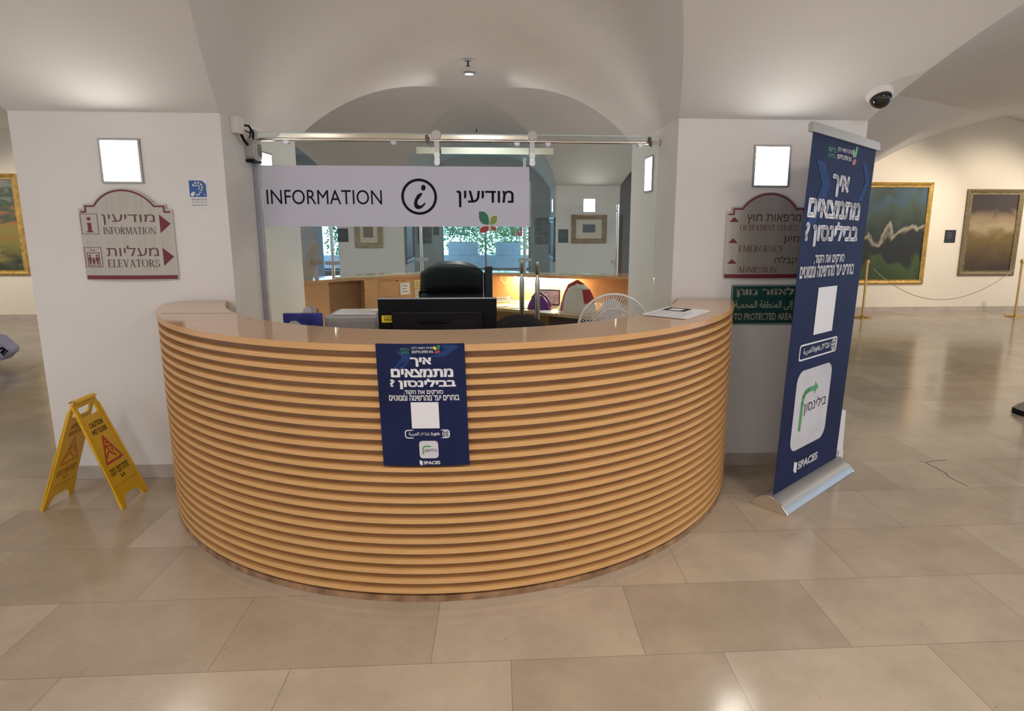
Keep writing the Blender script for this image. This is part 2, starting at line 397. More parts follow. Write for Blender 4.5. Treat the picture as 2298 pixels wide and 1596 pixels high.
SERIF = {
 'I': (.33, lambda: _st(.1)), 'N': (.80, lambda: _st(.1, .045, t=False)+_st(.66, .045, b=False)+_dg(.03, 1, .60, 0, .12)+_r(.0, .1, .96, 1)),
 'F': (.60, lambda: _st(.1)+_r(.1, .55, .95, 1)+_r(.51, .55, .78, 1)+_r(.1, .42, .5, .545)+_r(.39, .42, .42, .62)),
 'E': (.64, lambda: _st(.1)+_r(.1, .55, .95, 1)+_r(.51, .55, .78, 1)+_r(.1, .42, .5, .545)+_r(.39, .42, .42, .62)+_r(.1, .59, 0, .05)+_r(.55, .59, 0, .24)),
 'L': (.60, lambda: _st(.1)+_r(.1, .56, 0, .05)+_r(.52, .56, 0, .27)),
 'T': (.66, lambda: _st(.26, t=False)+_r(.03, .62, .95, 1)+_r(.03, .07, .76, 1)+_r(.58, .62, .76, 1)),
 'A': (.78, lambda: _dg(.10, 0, .35, 1, .045)+_dg(.56, 0, .30, 1, .13)+_r(.2, .6, .3, .345)+_r(.02, .24, 0, .04)+_r(.48, .77, 0, .04)),
 'V': (.76, lambda: _dg(.31, 0, .08, 1, .13)+_dg(.36, 0, .60, 1, .045)+_r(.0, .28, .96, 1)+_r(.53, .73, .96, 1)),
 'M': (.98, lambda: _st(.1, .045)+_st(.76, .13)+_dg(.43, 0, .12, 1, .13)+_dg(.43, 0, .74, 1, .045)),
 'O': (.82, lambda: _arc(.41, .5, .37, .52, 0, 2*pi, n=30)), 'C': (.74, lambda: _arc(.42, .5, .37, .52, .7, 2*pi-.7, n=24)+_r(.68, .71, .68, .96)),
 'G': (.82, lambda: _arc(.42, .5, .37, .52, .7, 2*pi-.7, n=24)+_r(.68, .71, .70, .96)+_r(.62, .74, .08, .42)+_r(.53, .80, .40, .44)),
 'D': (.80, lambda: _st(.1)+_arc(.25, .5, .50, .5, -pi/2, pi/2)+_r(.1, .26, .96, 1)+_r(.1, .26, 0, .04)),
 'P': (.62, lambda: _st(.1)+_arc(.25, .74, .33, .26, -pi/2, pi/2)+_r(.1, .26, .96, 1)+_r(.1, .26, .48, .52)),
 'R': (.74, lambda: _st(.1)+_arc(.25, .74, .33, .26, -pi/2, pi/2)+_r(.1, .26, .96, 1)+_r(.1, .30, .48, .52)+_dg(.56, 0, .26, .5, .14)+_r(.6, .76, 0, .035)),
 'S': (.56, lambda: _arc(.28, .75, .22, .25, .5, pi*1.5, .11, .04)+_arc(.28, .27, .24, .27, -pi+.4, pi/2, .11, .04)+_r(.46, .49, .72, .96)+_r(.05, .08, .04, .3)),
 'U': (.80, lambda: _r(.1, .23, .3, 1)+_r(.66, .705, .3, 1)+_arc(.4025, .3, .3025, .3, pi, 2*pi)+_r(.03, .30, .96, 1)+_r(.58, .77, .96, 1)),
 'Y': (.74, lambda: _r(.31, .44, 0, .45)+_dg(.31, .42, .08, 1, .13)+_dg(.39, .42, .60, 1, .045)+_r(.0, .28, .96, 1)+_r(.53, .72, .96, 1)+_r(.22, .53, 0, .04)),
 ' ': (.34, lambda: [])}
def serif(b, s, x0, x1, z0, z1, fn=XZ, d=-0.001):
    W = sum(SERIF[c][0] for c in s)
    x = 0.0; kx = (x1-x0)/W; kz = z1-z0
    for c in s:
        for q in SERIF[c][1]():
            b.add([fn(x0+(x+p[0])*kx, z0+p[1]*kz, d) for p in q], [tuple(range(len(q)))])
        x += SERIF[c][0]
    return b
def rrect(x0, x1, z0, z1, r, n=6):
    p = []
    for cx, cz, a in ((x1-r, z1-r, 0), (x0+r, z1-r, pi/2), (x0+r, z0+r, pi), (x1-r, z0+r, 1.5*pi)):
        p += [(cx+r*cos(a+pi/2*k/n), cz+r*sin(a+pi/2*k/n)) for k in range(n+1)]
    return p
def rect(x0, x1, z0, z1): return [(x0, z0), (x1, z0), (x1, z1), (x0, z1)]
def circ(cx, cz, r, n=24, rz=None): return [(cx+r*cos(2*pi*k/n), cz+(rz or r)*sin(2*pi*k/n)) for k in range(n)]
def leafshape(x0, x1, z0, z1, tip):
    """petal: a rectangle with two opposite corners fully rounded ('a' keeps the upper left and lower right points)"""
    w_, h_ = (x1-x0)*.68, (z1-z0)*.62; p = []; n = 7
    cor = [((x1, z1), 0), ((x0, z1), 1), ((x0, z0), 2), ((x1, z0), 3)]
    for (cx, cz), k in cor:
        rnd = (k in (0, 2)) if tip == 'a' else (k in (1, 3))
        if not rnd: p.append((cx, cz)); continue
        ox = cx-w_ if cx == x1 else cx+w_; oz = cz-h_ if cz == z1 else cz+h_
        p += [(ox+w_*cos(pi/2*(k+t/n)), oz+h_*sin(pi/2*(k+t/n))) for t in range(n+1)]
    return p
def stroke(b, pts, wd, fn=XZ, d=-0.001):
    for (ax, az), (bx, bz) in zip(pts[:-1], pts[1:]):
        L = sqrt((bx-ax)**2+(bz-az)**2) or 1; nx, nz = -(bz-az)/L*wd/2, (bx-ax)/L*wd/2
        b.add([fn(ax-nx, az-nz, d), fn(bx-nx, bz-nz, d), fn(bx+nx, bz+nz, d), fn(ax+nx, az+nz, d)], [(0, 1, 2, 3)])
    for p in pts[1:-1]: b.flat([circ(p[0], p[1], wd/2, 8)], fn, d)
    return b
def ringloop(b, out, inn, fn=XZ, d=-0.001): return b.flat([out, inn[::-1]], fn, d)

# ------------------------------------------------------------------ the setting: piers, groin vault, walls, floor
ZS, RISE = 2.256, 0.96
PB = 1.33                      # depth of the front piers
YB = 7.7                       # front of the piers behind the reception
YF = 12.6                      # window wall
def lerp(a, b, t): return a+(b-a)*t
def sp(y): return min(1, max(0, (y-PB)/(YB-PB)))
def span(o, y):
    t = sp(y)
    if o == 0: return lerp(-1.634, -1.78, t), lerp(1.10, 1.05, t)
    if o == 1: return lerp(2.294, 2.25, t), lerp(5.03, 4.98, t)
    if o == 2: return lerp(6.22, 6.18, t), lerp(8.95, 8.91, t)
    if o == -1: return lerp(-5.56, -5.71, t), lerp(-2.824, -2.98, t)
    if o == -2: return lerp(-9.48, -9.63, t), lerp(-6.75, -6.90, t)
HALLS = [(-6.75, 0.0), (PB, YB), (YB+PB, YB+PB+6.4)]
HA, HB = 1.365, 3.375         # half spans of the two vault directions, both segmental arcs
def _seg(u, a): R = (a*a+RISE*RISE)/(2*RISE); u = min(1, abs(u)); return sqrt(R*R-(u*a)**2)-(R-RISE)
def _inv(r, a): R = (a*a+RISE*RISE)/(2*RISE); return min(1, sqrt(max(0, R*R-(r+R-RISE)**2))/a)
def prof(u): return _seg(u, HA)
def profb(v): return _seg(v, HB)
def u2v(u): return _inv(prof(u), HB)      # where the two vaults meet
def v2u(v): return _inv(profb(v), HA)
def us(n): return [-cos(pi*k/n) for k in range(n+1)]
ceil = MB()
def tunnel_a(o, y0f, y1f, ymax=99, n=40, m=14):
    """vault running away from the camera over opening o, between two crossings"""
    U = us(n)
    def fn(a, b):
        u = U[round(a*n)]; y0, y1 = y0f(u), y1f(u); y = min(ymax, lerp(y0, y1, b)); xl, xr = span(o, y)
        return ((xl+xr)/2+u*(xr-xl)/2, y, ZS+prof(u))
    ceil.grid(fn, n, m)
def tunnel_b(h, oL, oR, ymax=99, vmin=0, vmax=None, n=40, m=12):
    U = us(n); y0, y1 = HALLS[h]; cy, hb = (y0+y1)/2, (y1-y0)/2
    def fn(a, b):
        v = U[round(a*n)]; y = cy+v*hb; z = ZS+profb(v)
        if y > ymax:
            y = ymax; z = ZS+profb((y-cy)/hb)
        vv = (y-cy)/hb
        l = span(oL, y); r = span(oR, y)
        w_ = v2u(vv); xl = (l[0]+l[1])/2+(l[1]-l[0])/2*w_; xr = (r[0]+r[1])/2-(r[1]-r[0])/2*w_
        return (lerp(xl, xr, b), y, z)
    ceil.grid(fn, n, m)
mid = [((a+b)/2, (b-a)/2) for a, b in HALLS]
YL, YR = 6.5, 6.75             # picture walls left and right
for o in (-2, -1, 0, 1, 2):
    if o > 0:
        if o == 1: tunnel_a(o, lambda u: mid[1][0]+mid[1][1]*u2v(u), lambda u: mid[2][0]-mid[2][1]*u2v(u), ymax=YF)
        if o == 2: tunnel_a(o, lambda u: mid[0][0]+mid[0][1]*u2v(u), lambda u: 0.0)
        tunnel_a(o, lambda u: mid[0][0]-mid[0][1]*u2v(u), lambda u: -8.1); continue
    tunnel_a(o, lambda u: mid[0][0]+mid[0][1]*u2v(u), lambda u: mid[1][0]-mid[1][1]*u2v(u))
    tunnel_a(o, lambda u: mid[0][0]-mid[0][1]*u2v(u), lambda u: -8.1)
    tunnel_a(o, lambda u: mid[1][0]+mid[1][1]*u2v(u), lambda u: mid[2][0]-mid[2][1]*u2v(u), ymax=YF)
for a, b in ((-2, -1), (-1, 0), (0, 1), (1, 2)):
    tunnel_b(0, a, b)
    if b < 2: tunnel_b(1, a, b); tunnel_b(2, a, b, ymax=YF)
# right gallery: one wide web from the pier's groin to a ridge, and a side web down to the picture wall
def poly_at(P, t):
    L = [0]
    for a_, b_ in zip(P[:-1], P[1:]): L.append(L[-1]+(Vector(b_)-Vector(a_)).length)
    s_ = t*L[-1]
    for i in range(len(P)-1):
        if s_ <= L[i+1]+1e-9: return Vector(P[i]).lerp(Vector(P[i+1]), (s_-L[i])/(L[i+1]-L[i]))
    return Vector(P[-1])
C1 = []
for k in range(25):
    u = -cos(pi*k/24*0.5); l_, r_ = span(1, 0); C1.append(((l_+r_)/2+u*(r_-l_)/2, mid[0][0]+mid[0][1]*u2v(u), ZS+prof(u)))
C1 += [(8.0, -3.4, 3.3), (11.0, -3.4, 3.3)]
RIDGE = [(2.294, PB, ZS), (2.75, 1.5, 2.52), (3.624, 2.0, 2.826), (4.118, 2.6, 2.93), (5.432, 4.0, 3.144), (6.753, 5.2, 3.279), (7.655, 5.9, 3.336), (8.803, YR, 3.407)]
RW = RIDGE+[(9.141, YR, 3.322), (10.447, YR, 2.982), (13.0, YR, 2.5)]
ARC = [(2.294, YR, 1.2), (5.753, YR, 2.055), (6.048, YR, 2.322), (6.463, YR, 2.588), (6.803, YR, 2.778), (7.184, YR, 2.953), (7.57, YR, 3.09), (8.192, YR, 3.26), (8.803, YR, 3.407)]
ceil.grid(lambda a_, b_: tuple(poly_at(C1, a_).lerp(poly_at(RW, a_), b_)), 60, 12)
ceil.grid(lambda a_, b_: tuple(poly_at(RIDGE, a_).lerp(poly_at(ARC, a_), b_)), 50, 10)
struct('ceiling', ceil, VAULT, smooth=True, label='white groin vault springing from the piers')

def pier(name, x0, x1, y0, y1, ztop=ZS, m=PLASTER):
    b = MB(); b.box(x0, x1, y0, y1, 0, ztop)
    return struct(name, b, m)
pier('wall_left_pier', -2.824, -1.634, 0, PB); pier('wall_right_pier', 1.10, 2.294, 0, PB)
pier('wall_left_far_pier', -6.75, -5.56, 0, PB); pier('wall_right_far_pier', 5.03, 6.22, 0.0, PB) if False else None
pier('wall_left_back_pier', -2.98, -1.78, YB, YB+PB); pier('wall_right_back_pier', 1.05, 2.25, YB, YB+PB)
# skirtings
for nm, x0, x1, y0, y1 in (('baseboard_left', -2.824, -1.634, 0, PB), ('baseboard_right', 1.10, 2.294, 0, PB)):
    b = MB(); t = 0.012
    for (ax, bx, ay, by) in ((x0-t, x1+t, y0-t, y0-0.0005), (x0-t, x0-0.0005, y0-t, y1+t), (x1+0.0005, x1+t, y0-t, y1+t)):
        b.box(ax, bx, ay, by, 0.0005, 0.088)
    struct(nm, b, STONE, bevel=0.002)
fl = MB(); fl.box(-16, 16, -9, YF+0.2, -0.1, 0); flo = struct('floor', fl, floor_mat())
for pth in ([(2.888, -0.005), (2.939, -0.016), (3.017, 0.004), (3.101, 0.008)], [(2.918, -0.022), (2.93, -0.115), (2.933, -0.203), (2.91, -0.259), (2.918, -0.335), (2.926, -0.408)]):
    b = MB(); stroke(b, pth, .006, lambda u, v, d: (u, v, .0006)); b.build('crack', mat('crack_dark', (.09, .07, .05), .8), flo, fix=False)
# picture walls
b = MB(); b.box(-14, -5.3, YL, YL+0.15, 0, 3.6); struct('wall_left', b, GALLERY)
b = MB(); b.box(5.3, 15, YR, YR+0.15, 0, 3.9); struct('wall_right', b, GALLERY)
b = MB(); b.box(-14, -5.3, YL-0.012, YL, 0.0005, 0.09); struct('baseboard_left_gallery', b, STONE)
b = MB(); b.box(5.3, 15, YR-0.012, YR, 0.0005, 0.09); struct('baseboard_right_gallery', b, STONE)
# window wall with two openings
wl = MB()
WX0, WX1, WZ0, WZ1 = -1.55, 0.82, 0.30, 2.35
LX0, LX1 = -5.05, -3.75
for x0, x1, z0, z1 in ((-16, LX0, 0, 4.0), (LX1, WX0, 0, 4.0), (WX1, 16, 0, 4.0), (LX0, LX1, 0, WZ0), (LX0, LX1, WZ1, 4.0), (WX0, WX1, 0, WZ0), (WX0, WX1, WZ1, 4.0)):
    wl.box(x0, x1, YF, YF+0.25, z0, z1)
struct('wall_back', wl, PLASTER)
for nm, x in (('wall_left_end', -16), ('wall_right_end', 15.8)):
    b = MB(); b.box(x, x+.2, 6.0, YF, 0, 4.0); struct(nm, b, PLASTER)  # unseen end walls added to shut out the open sky
def window(name, x0, x1, mull):
    f = MB(); t = 0.05; y0, y1 = YF+0.06, YF+0.12
    for a in ((x0, x0+t, WZ0, WZ1), (x1-t, x1, WZ0, WZ1), (x0, x1, WZ0, WZ0+t), (x0, x1, WZ1-t, WZ1))+tuple((q-t/2, q+t/2, WZ0, WZ1) for q in mull):
        f.box(a[0], a[1], y0, y1, a[2], a[3])
    w_ = struct(name, f, ALU)
    g = MB(); g.box(x0+t, x1-t, YF+0.086, YF+0.092, WZ0+t, WZ1-t); g.build('window_pane', GLASS, w_)
    s_ = MB(); s_.box(x0-0.04, x1+0.04, YF-0.12, YF+0.05, WZ0-0.04, WZ0); s_.build('window_sill', WHITEP, w_)
window('window_1', WX0, WX1, (-0.38,)); window('window_2', LX0, LX1, ())
# garden outside
gd = MB(); gd.box(-9, 9, YF+0.25, 22, -0.2, 0.0); struct('ground_outside', gd, mat('paving', (0.45, 0.43, 0.42), 0.8))
gw = MB(); gw.box(-9, 9, YF+1.2, YF+1.45, 0, 0.62); struct('wall_garden', gw, BLUEGREY)
def bush(name, cx, cy, cz, rx, ry, rz, n, m, label, ls=0.06):
    b = MB(); rnd = random.Random(hash((cx, cy)) % 999)
    for _ in range(n):
        while True:
            p = Vector((rnd.uniform(-1, 1), rnd.uniform(-1, 1), rnd.uniform(-1, 1)))
            if p.length < 1: break
        c = Vector((cx+p.x*rx, cy+p.y*ry, cz+p.z*rz)); d = Vector((rnd.gauss(0, 1), rnd.gauss(0, 1), rnd.gauss(0, 1))).normalized()
        e = d.orthogonal().normalized(); l = ls*rnd.uniform(.6, 1.5)
        b.add([c, c+d*l*.5+e*l*.28, c+d*l, c+d*l*.5-e*l*.28], [(0, 1, 2, 3)])
    o = b.build(name, m, fix=False)
    return tag(o, label, 'shrub', 'garden shrubs beyond the far window')
for i, (x, wd, lab) in enumerate(((-1.05, 0.85, 'grey blue planter box outside the window, directly behind the black chair'), (0.24, 0.72, 'grey blue planter box outside the window, near the red notice'))):
    y = YF+1.05; b = MB()
    b.box(x-wd/2, x+wd/2, YF+1.22, YF+1.6, 0.622, 0.98); t = b.build('planter', BLUEGREY, bevel=0.01)
    tag(t, lab, 'planter', 'planters outside the far window')
    soil = MB(); soil.box(x-wd/2+.03, x+wd/2-.03, YF+1.25, YF+1.57, 0.981, 0.99); soil.build('soil', mat('soil', (0.05, 0.035, 0.02), 0.9), t)
bush('shrub', -1.15, YF+1.4, 1.46, .55, .2, .38, 900, FOLIAGE, 'leafy shrub in the planter behind the black chair')
bush('shrub', 0.22, YF+1.4, 1.37, .42, .2, .3, 700, FOLIAGE2, 'yellow green shrub in the planter near the red notice')
bush('shrub', -0.4, YF+2.8, 1.3, 1.5, .5, 1.28, 2600, FOLIAGE2, 'tall pale green hedge behind the two planters', 0.1)
bush('shrub', -4.3, YF+1.9, 1.05, .8, .4, 1.03, 1300, FOLIAGE, 'green shrub seen through the narrow gap beside the leaning board', 0.09)
bd = MB(); bd.box(0.33, 0.66, YF+1.7, YF+1.72, 1.15, 1.75); t = bd.build('notice_board', mat('red_notice', (0.62, 0.03, 0.07), 0.5)); tag(t, 'red notice board with a white sheet among the plants outside the window', 'notice')
bd = MB(); bd.box(0.40, 0.58, YF+1.694, YF+1.699, 1.36, 1.62); bd.build('notice_sheet', WHITE, t)
bd = MB(); bd.box(0.48, 0.51, YF+1.705, YF+1.73, 0.0, 1.15); bd.build('post', ALU, t)

rf = MB(); rf.box(-16, 16, -9, YF+.25, 4.0, 4.1); struct('ceiling_sky_block', rf, PLASTER)  # unseen slab added over the vaults to keep world light out

# ------------------------------------------------------------------ wall lamps
def sconce(label, loc, rz, half=0.1175, ht=0.258):
    t = thing('wall_lamp', label, 'wall lamp', loc, rz, 'square recessed wall lamps on the piers')
    b = MB(); e = 0.013
    for a in ((-half, half, ht-e, ht), (-half, half, 0, e), (-half, -half+e, e, ht-e), (half-e, half, e, ht-e)):
        b.box(a[0], a[1], -0.012, 0.0, a[2], a[3])
    b.build('frame', ALU, t, bevel=0.002)
    d = MB(); d.box(-half+e, half-e, -0.004, 0.0, e, ht-e); d.build('diffuser', LAMPGLOW, t)
    return t
E_ = 0.0006
s0 = sconce('square glowing wall lamp above the information and elevators sign', (-2.220, -E_, 1.851), 0)
dup(s0, (1.697, -E_, 1.848), 'square glowing wall lamp above the outpatient clinics sign')
dup(s0, (-1.634+E_, 0.655, 1.848), 'glowing wall lamp on the inner side of the left pier, partly behind the white band', rz=pi/2)
dup(s0, (1.10-E_, 0.70, 1.845), 'glowing wall lamp seen edge-on on the inner side of the right pier', rz=-pi/2)
dup(s0, (1.676, YB-E_, 1.771), 'small glowing wall lamp on the far pier above the brown framed picture')
dup(s0, (1.05-E_, YB+0.67, 1.78), 'glowing wall lamp seen edge-on on the inner side of the far right pier', rz=-pi/2)

# ------------------------------------------------------------------ curved reception desk
DX, DY, RO, RI, HT = -0.272, 0.389, 1.805, 1.465, 1.15
AL, AR = math.asin(-0.401/RO), math.asin(-0.401/RO)     # desk ends just short of the piers' fronts
a0, a1 = pi-AL, 2*pi+AR
desk = thing('reception_desk', 'curved reception desk faced with horizontal beech slats', 'reception desk', (DX, DY, 0))
def arc_pts(r, n=70, da=0.0): return [(r*cos(a0+da+(a1-a0-2*da)*k/n), r*sin(a0+da+(a1-a0-2*da)*k/n)) for k in range(n+1)]
# top: ring whose ends run straight along the wall with rounded outer corners
YEND = -DY-0.013
def ring_outline(ro, ri, rc=0.10):
    o = []
    al = math.asin(YEND/ro)
    A0, A1 = pi-al, 2*pi+al
    trim = 0.09
    o += [(ro*cos(A0+trim+(A1-A0-2*trim)*k/90), ro*sin(A0+trim+(A1-A0-2*trim)*k/90)) for k in range(91)]
    p = o[-1]; e = (ro*cos(A1), YEND); q = (e[0]-0.13, YEND)
    o += [tuple((1-t)**2*p[i]+2*(1-t)*t*e[i]+t*t*q[i] for i in (0, 1)) for t in (k/8 for k in range(1, 9))]
    bl = math.asin(YEND/ri)
    B0, B1 = pi-bl, 2*pi+bl
    o += [(ri*cos(B1+(B0-B1)*k/70), ri*sin(B1+(B0-B1)*k/70)) for k in range(71)]
    p = o[90-90]; e = (-e[0], YEND); q = (e[0]+0.13, YEND)
    o += [tuple((1-t)**2*q[i]+2*(1-t)*t*e[i]+t*t*p[i] for i in (0, 1)) for t in (k/8 for k in range(0, 8))]
    return o
b = MB(); b.prism([ring_outline(RO, RI)], lambda u, v, d: (u, v, d), HT-0.026, HT); b.build('countertop', WOODTOP, desk)
b = MB(); b.prism([ring_outline(RO+0.0015, RI-0.0015), ring_outline(RO-0.004, RI+0.004)[::-1]], lambda u, v, d: (u, v, d), HT-0.028, HT-0.0015); b.build('edge_band', BEECHEDGE, desk)
b = MB(); b.box(-1.53, -1.155, -.9165, -.9125, HT+.0002, HT+.0008); b.build('veneer_seam', mat('seam_brown', (.22, .12, .06), .4), desk)
b = MB(); b.prism([ring_outline(RO-0.038, RI+0.02)], lambda u, v, d: (u, v, d), 0.001, HT-0.026); b.build('carcass', WOODSHADE, desk)
PIT = 0.0468
sl = MB()
for k in range(1, 24):
    zc = 0.006+PIT*k
    sl.prism([ring_outline(RO-0.004, RO-0.03)] if False else [ring_outline(RO-0.003, RO-0.040)], lambda u, v, d: (u, v, d), zc-0.0102, zc+0.0102)
sl.build('slat_cladding', WOOD, desk, smooth=True)
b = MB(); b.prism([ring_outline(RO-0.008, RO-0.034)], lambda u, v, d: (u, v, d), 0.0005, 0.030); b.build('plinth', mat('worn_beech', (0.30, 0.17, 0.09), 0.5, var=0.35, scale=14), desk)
b = MB(); b.ring(0, 0, 0.86, RI+0.01, 0.70, 0.73, pi+0.42, 2*pi-0.42, 60); b.build('lower_worktop', CABWOOD, desk)
for a in (pi+0.5, 1.5*pi, 2*pi-0.5):
    b = MB(); c, q = cos(a), sin(a)
    b.box(0.95, RI+0.01, -0.012, 0.012, 0.001, 0.70); b.xf(Matrix.Rotation(a, 4, 'Z')); b.build('support_panel', CABWOOD, desk)
# seam of the counter veneer
b = MB(); b.box(-1.39, -1.13, -0.4155, -0.4145, HT+0.0001, HT+0.0004) if False else None

# ------------------------------------------------------------------ poster on the desk
PA = -0.0249
RP = RO+0.0045
pos = thing('poster', 'dark blue Hebrew poster taped to the front of the slatted desk', 'poster', (DX+RP*sin(PA), DY-RP*cos(PA), 0), PA)
def pc(u, v, d):
    a = u/RP
    return ((RP-d)*sin(a), RP-(RP-d)*cos(a), v)
def bend_poly(b, x0, x1, z0, z1, d, n=10, skew=0.0):
    b.grid(lambda i, j: pc(x0+(x1-x0)*i+skew*j, z0+(z1-z0)*j, d), n, 1)
PTILT = lambda u, v, d: pc(u-(v-0.9)*0.024, v, d)
b = MB()
b.grid(lambda i, j: PTILT(-0.181+0.358*i, 0.636+0.52*j, -0.0006), 12, 2); b.grid(lambda i, j: PTILT(-0.181+0.358*i, 0.636+0.52*j, 0.0002), 12, 2)
b.build('sheet', NAVY, pos, fix=False)
def pt(name, m, fnb):
    b = MB(); fnb(b); return b.build(name, m, pos, fix=False)
F = PTILT; D1 = -0.0016
pt('chevron', NAVY2, lambda b: b.flat([[(-.10, 1.125), (-.06, 1.125), (-.035, 1.10), (-.085, 1.04), (-.125, 1.04), (-.075, 1.10)]], F, -.001))
pt('chevron', NAVY2, lambda b: b.flat([[(.08, 1.15), (.14, 1.15), (.155, 1.14), (.09, 1.10), (.03, 1.10), (.10, 1.13)]], F, -.001))
pt('lettering', WHITE, lambda b: [text(b, heb('איך'), -.044, .041, 1.061, 1.100, F, D1, .045), text(b, heb('מתמצאים'), -.125, .127, 1.017, 1.053, F, D1, .045), text(b, heb('בבילינסון ?'), -.131, .136, .967, 1.011, F, D1, .045),
    text(b, heb('סורקים את הקוד,'), -.078, .083, .941, .963, F, D1, .03), text(b, heb('בוחרים יעד מהרשימה ומנווטים'), -.139, .147, .918, .942, F, D1, .03),
    text(b, heb('מרכז רפואי רבין'), -.035, .050, 1.131, 1.143, F, D1, .0), text(b, heb('בית חולים בילינסון'), -.035, .050, 1.114, 1.130, F, D1, .03),
    b.flat([rrect(-.052, .061, .800, .912, .002)], F, D1),
    ringloop(b, rrect(-.083, .101, .757, .794, .012), rrect(-.079, .097, .761, .790, .009), F, D1), text(b, heb('עברית, ')+' hsilgnE ,'[::-1].strip(), -.020, .060, .766, .783, F, D1, .02), text(b, '\uFE94\uFEF4\uFE91\uFEAE\uFECC\uFEDF\uFE8D', -.068, -.025, .766, .785, F, D1, .02),
    ringloop(b, circ(.083, .7755, .0135), circ(.083, .7755, .0115), F, D1), ringloop(b, circ(.083, .7755, .006, 24, .0135), circ(.083, .7755, .0045, 24, .012), F, D1), stroke(b, [(.0695, .7755), (.0965, .7755)], .0018, F, D1), stroke(b, [(.083, .762), (.083, .789)], .0018, F, D1),
    text(b, 'SPACES', -.013, .056, .643, .658, F, D1, .04), b.flat([[(-.029, .662), (-.017, .658), (-.017, .640), (-.024, .640), (-.029, .646)]], F, D1)])
def icon(b, x0, x1, z0, z1, r, fn, d): b.flat([rrect(x0, x1, z0, z1, r)], fn, d)
pt('app_icon', mat('icon_grey', (0.60, 0.59, 0.63), 0.5), lambda b: icon(b, -.027, .051, .670, .746, .014, F, D1))
pt('route_arrow', LEAFG, lambda b: [stroke(b, [(-.012, .688), (-.012, .712), (-.010, .719), (-.004, .7225), (.016, .7225)], .005, F, -.0022), b.flat([[(.014, .7175), (.022, .7225), (.014, .7275)]], F, -.0022)])
pt('icon_lettering', INK, lambda b: text(b, heb('בילינסון'), -.006, .044, .694, .713, F, -.0022))
pt('emblem_leaf', LEAFD, lambda b: b.flat([leafshape(.063, .079, 1.130, 1.150, 'b')], F, D1))
pt('emblem_leaf', YELLOWS, lambda b: b.flat([leafshape(.052, .063, 1.130, 1.145, 'a')], F, D1))
pt('emblem_leaf', REDP, lambda b: b.flat([leafshape(.056, .078, 1.116, 1.128, 'b')], F, D1))
pt('small_lettering', LEAFG, lambda b: [text(b, heb('בריאות'), -.082, -.046, 1.128, 1.138, F, D1), text(b, heb('כללית'), -.078, -.046, 1.114, 1.126, F, D1)])

# ------------------------------------------------------------------ newspaper
np_ = thing('newspaper', 'folded newspaper with a black framed picture lying on the desk top', 'newspaper', (0.948, -0.636, HT+0.001), radians(-39))
b = MB()
for k, (dx, dy) in enumerate(((0.012, 0.004), (0.004, -0.004), (-0.004, 0.002))):
    b.box(-.118+dx, .118+dx, -.172+dy, .172+dy, .0022*k, .0022*k+.0014)
b.build('page', PAPER, np_)
b = MB(); b.flat([rect(-.10, .03, .03, .155), rect(-.075, .0, .055, .13)[::-1]], lambda u, v, d: (u, v, .0064)); b.build('picture', INK, np_)
b = MB()
for r in range(14): b.box(-.10+(r % 2)*.11, -.005+(r % 2)*.10, .01-.0125*(r//1)-.006, .01-.0125*r, .0060, .0064)
b.build('print', mat('grey_print', (.42, .42, .47), .7), np_, fix=False)

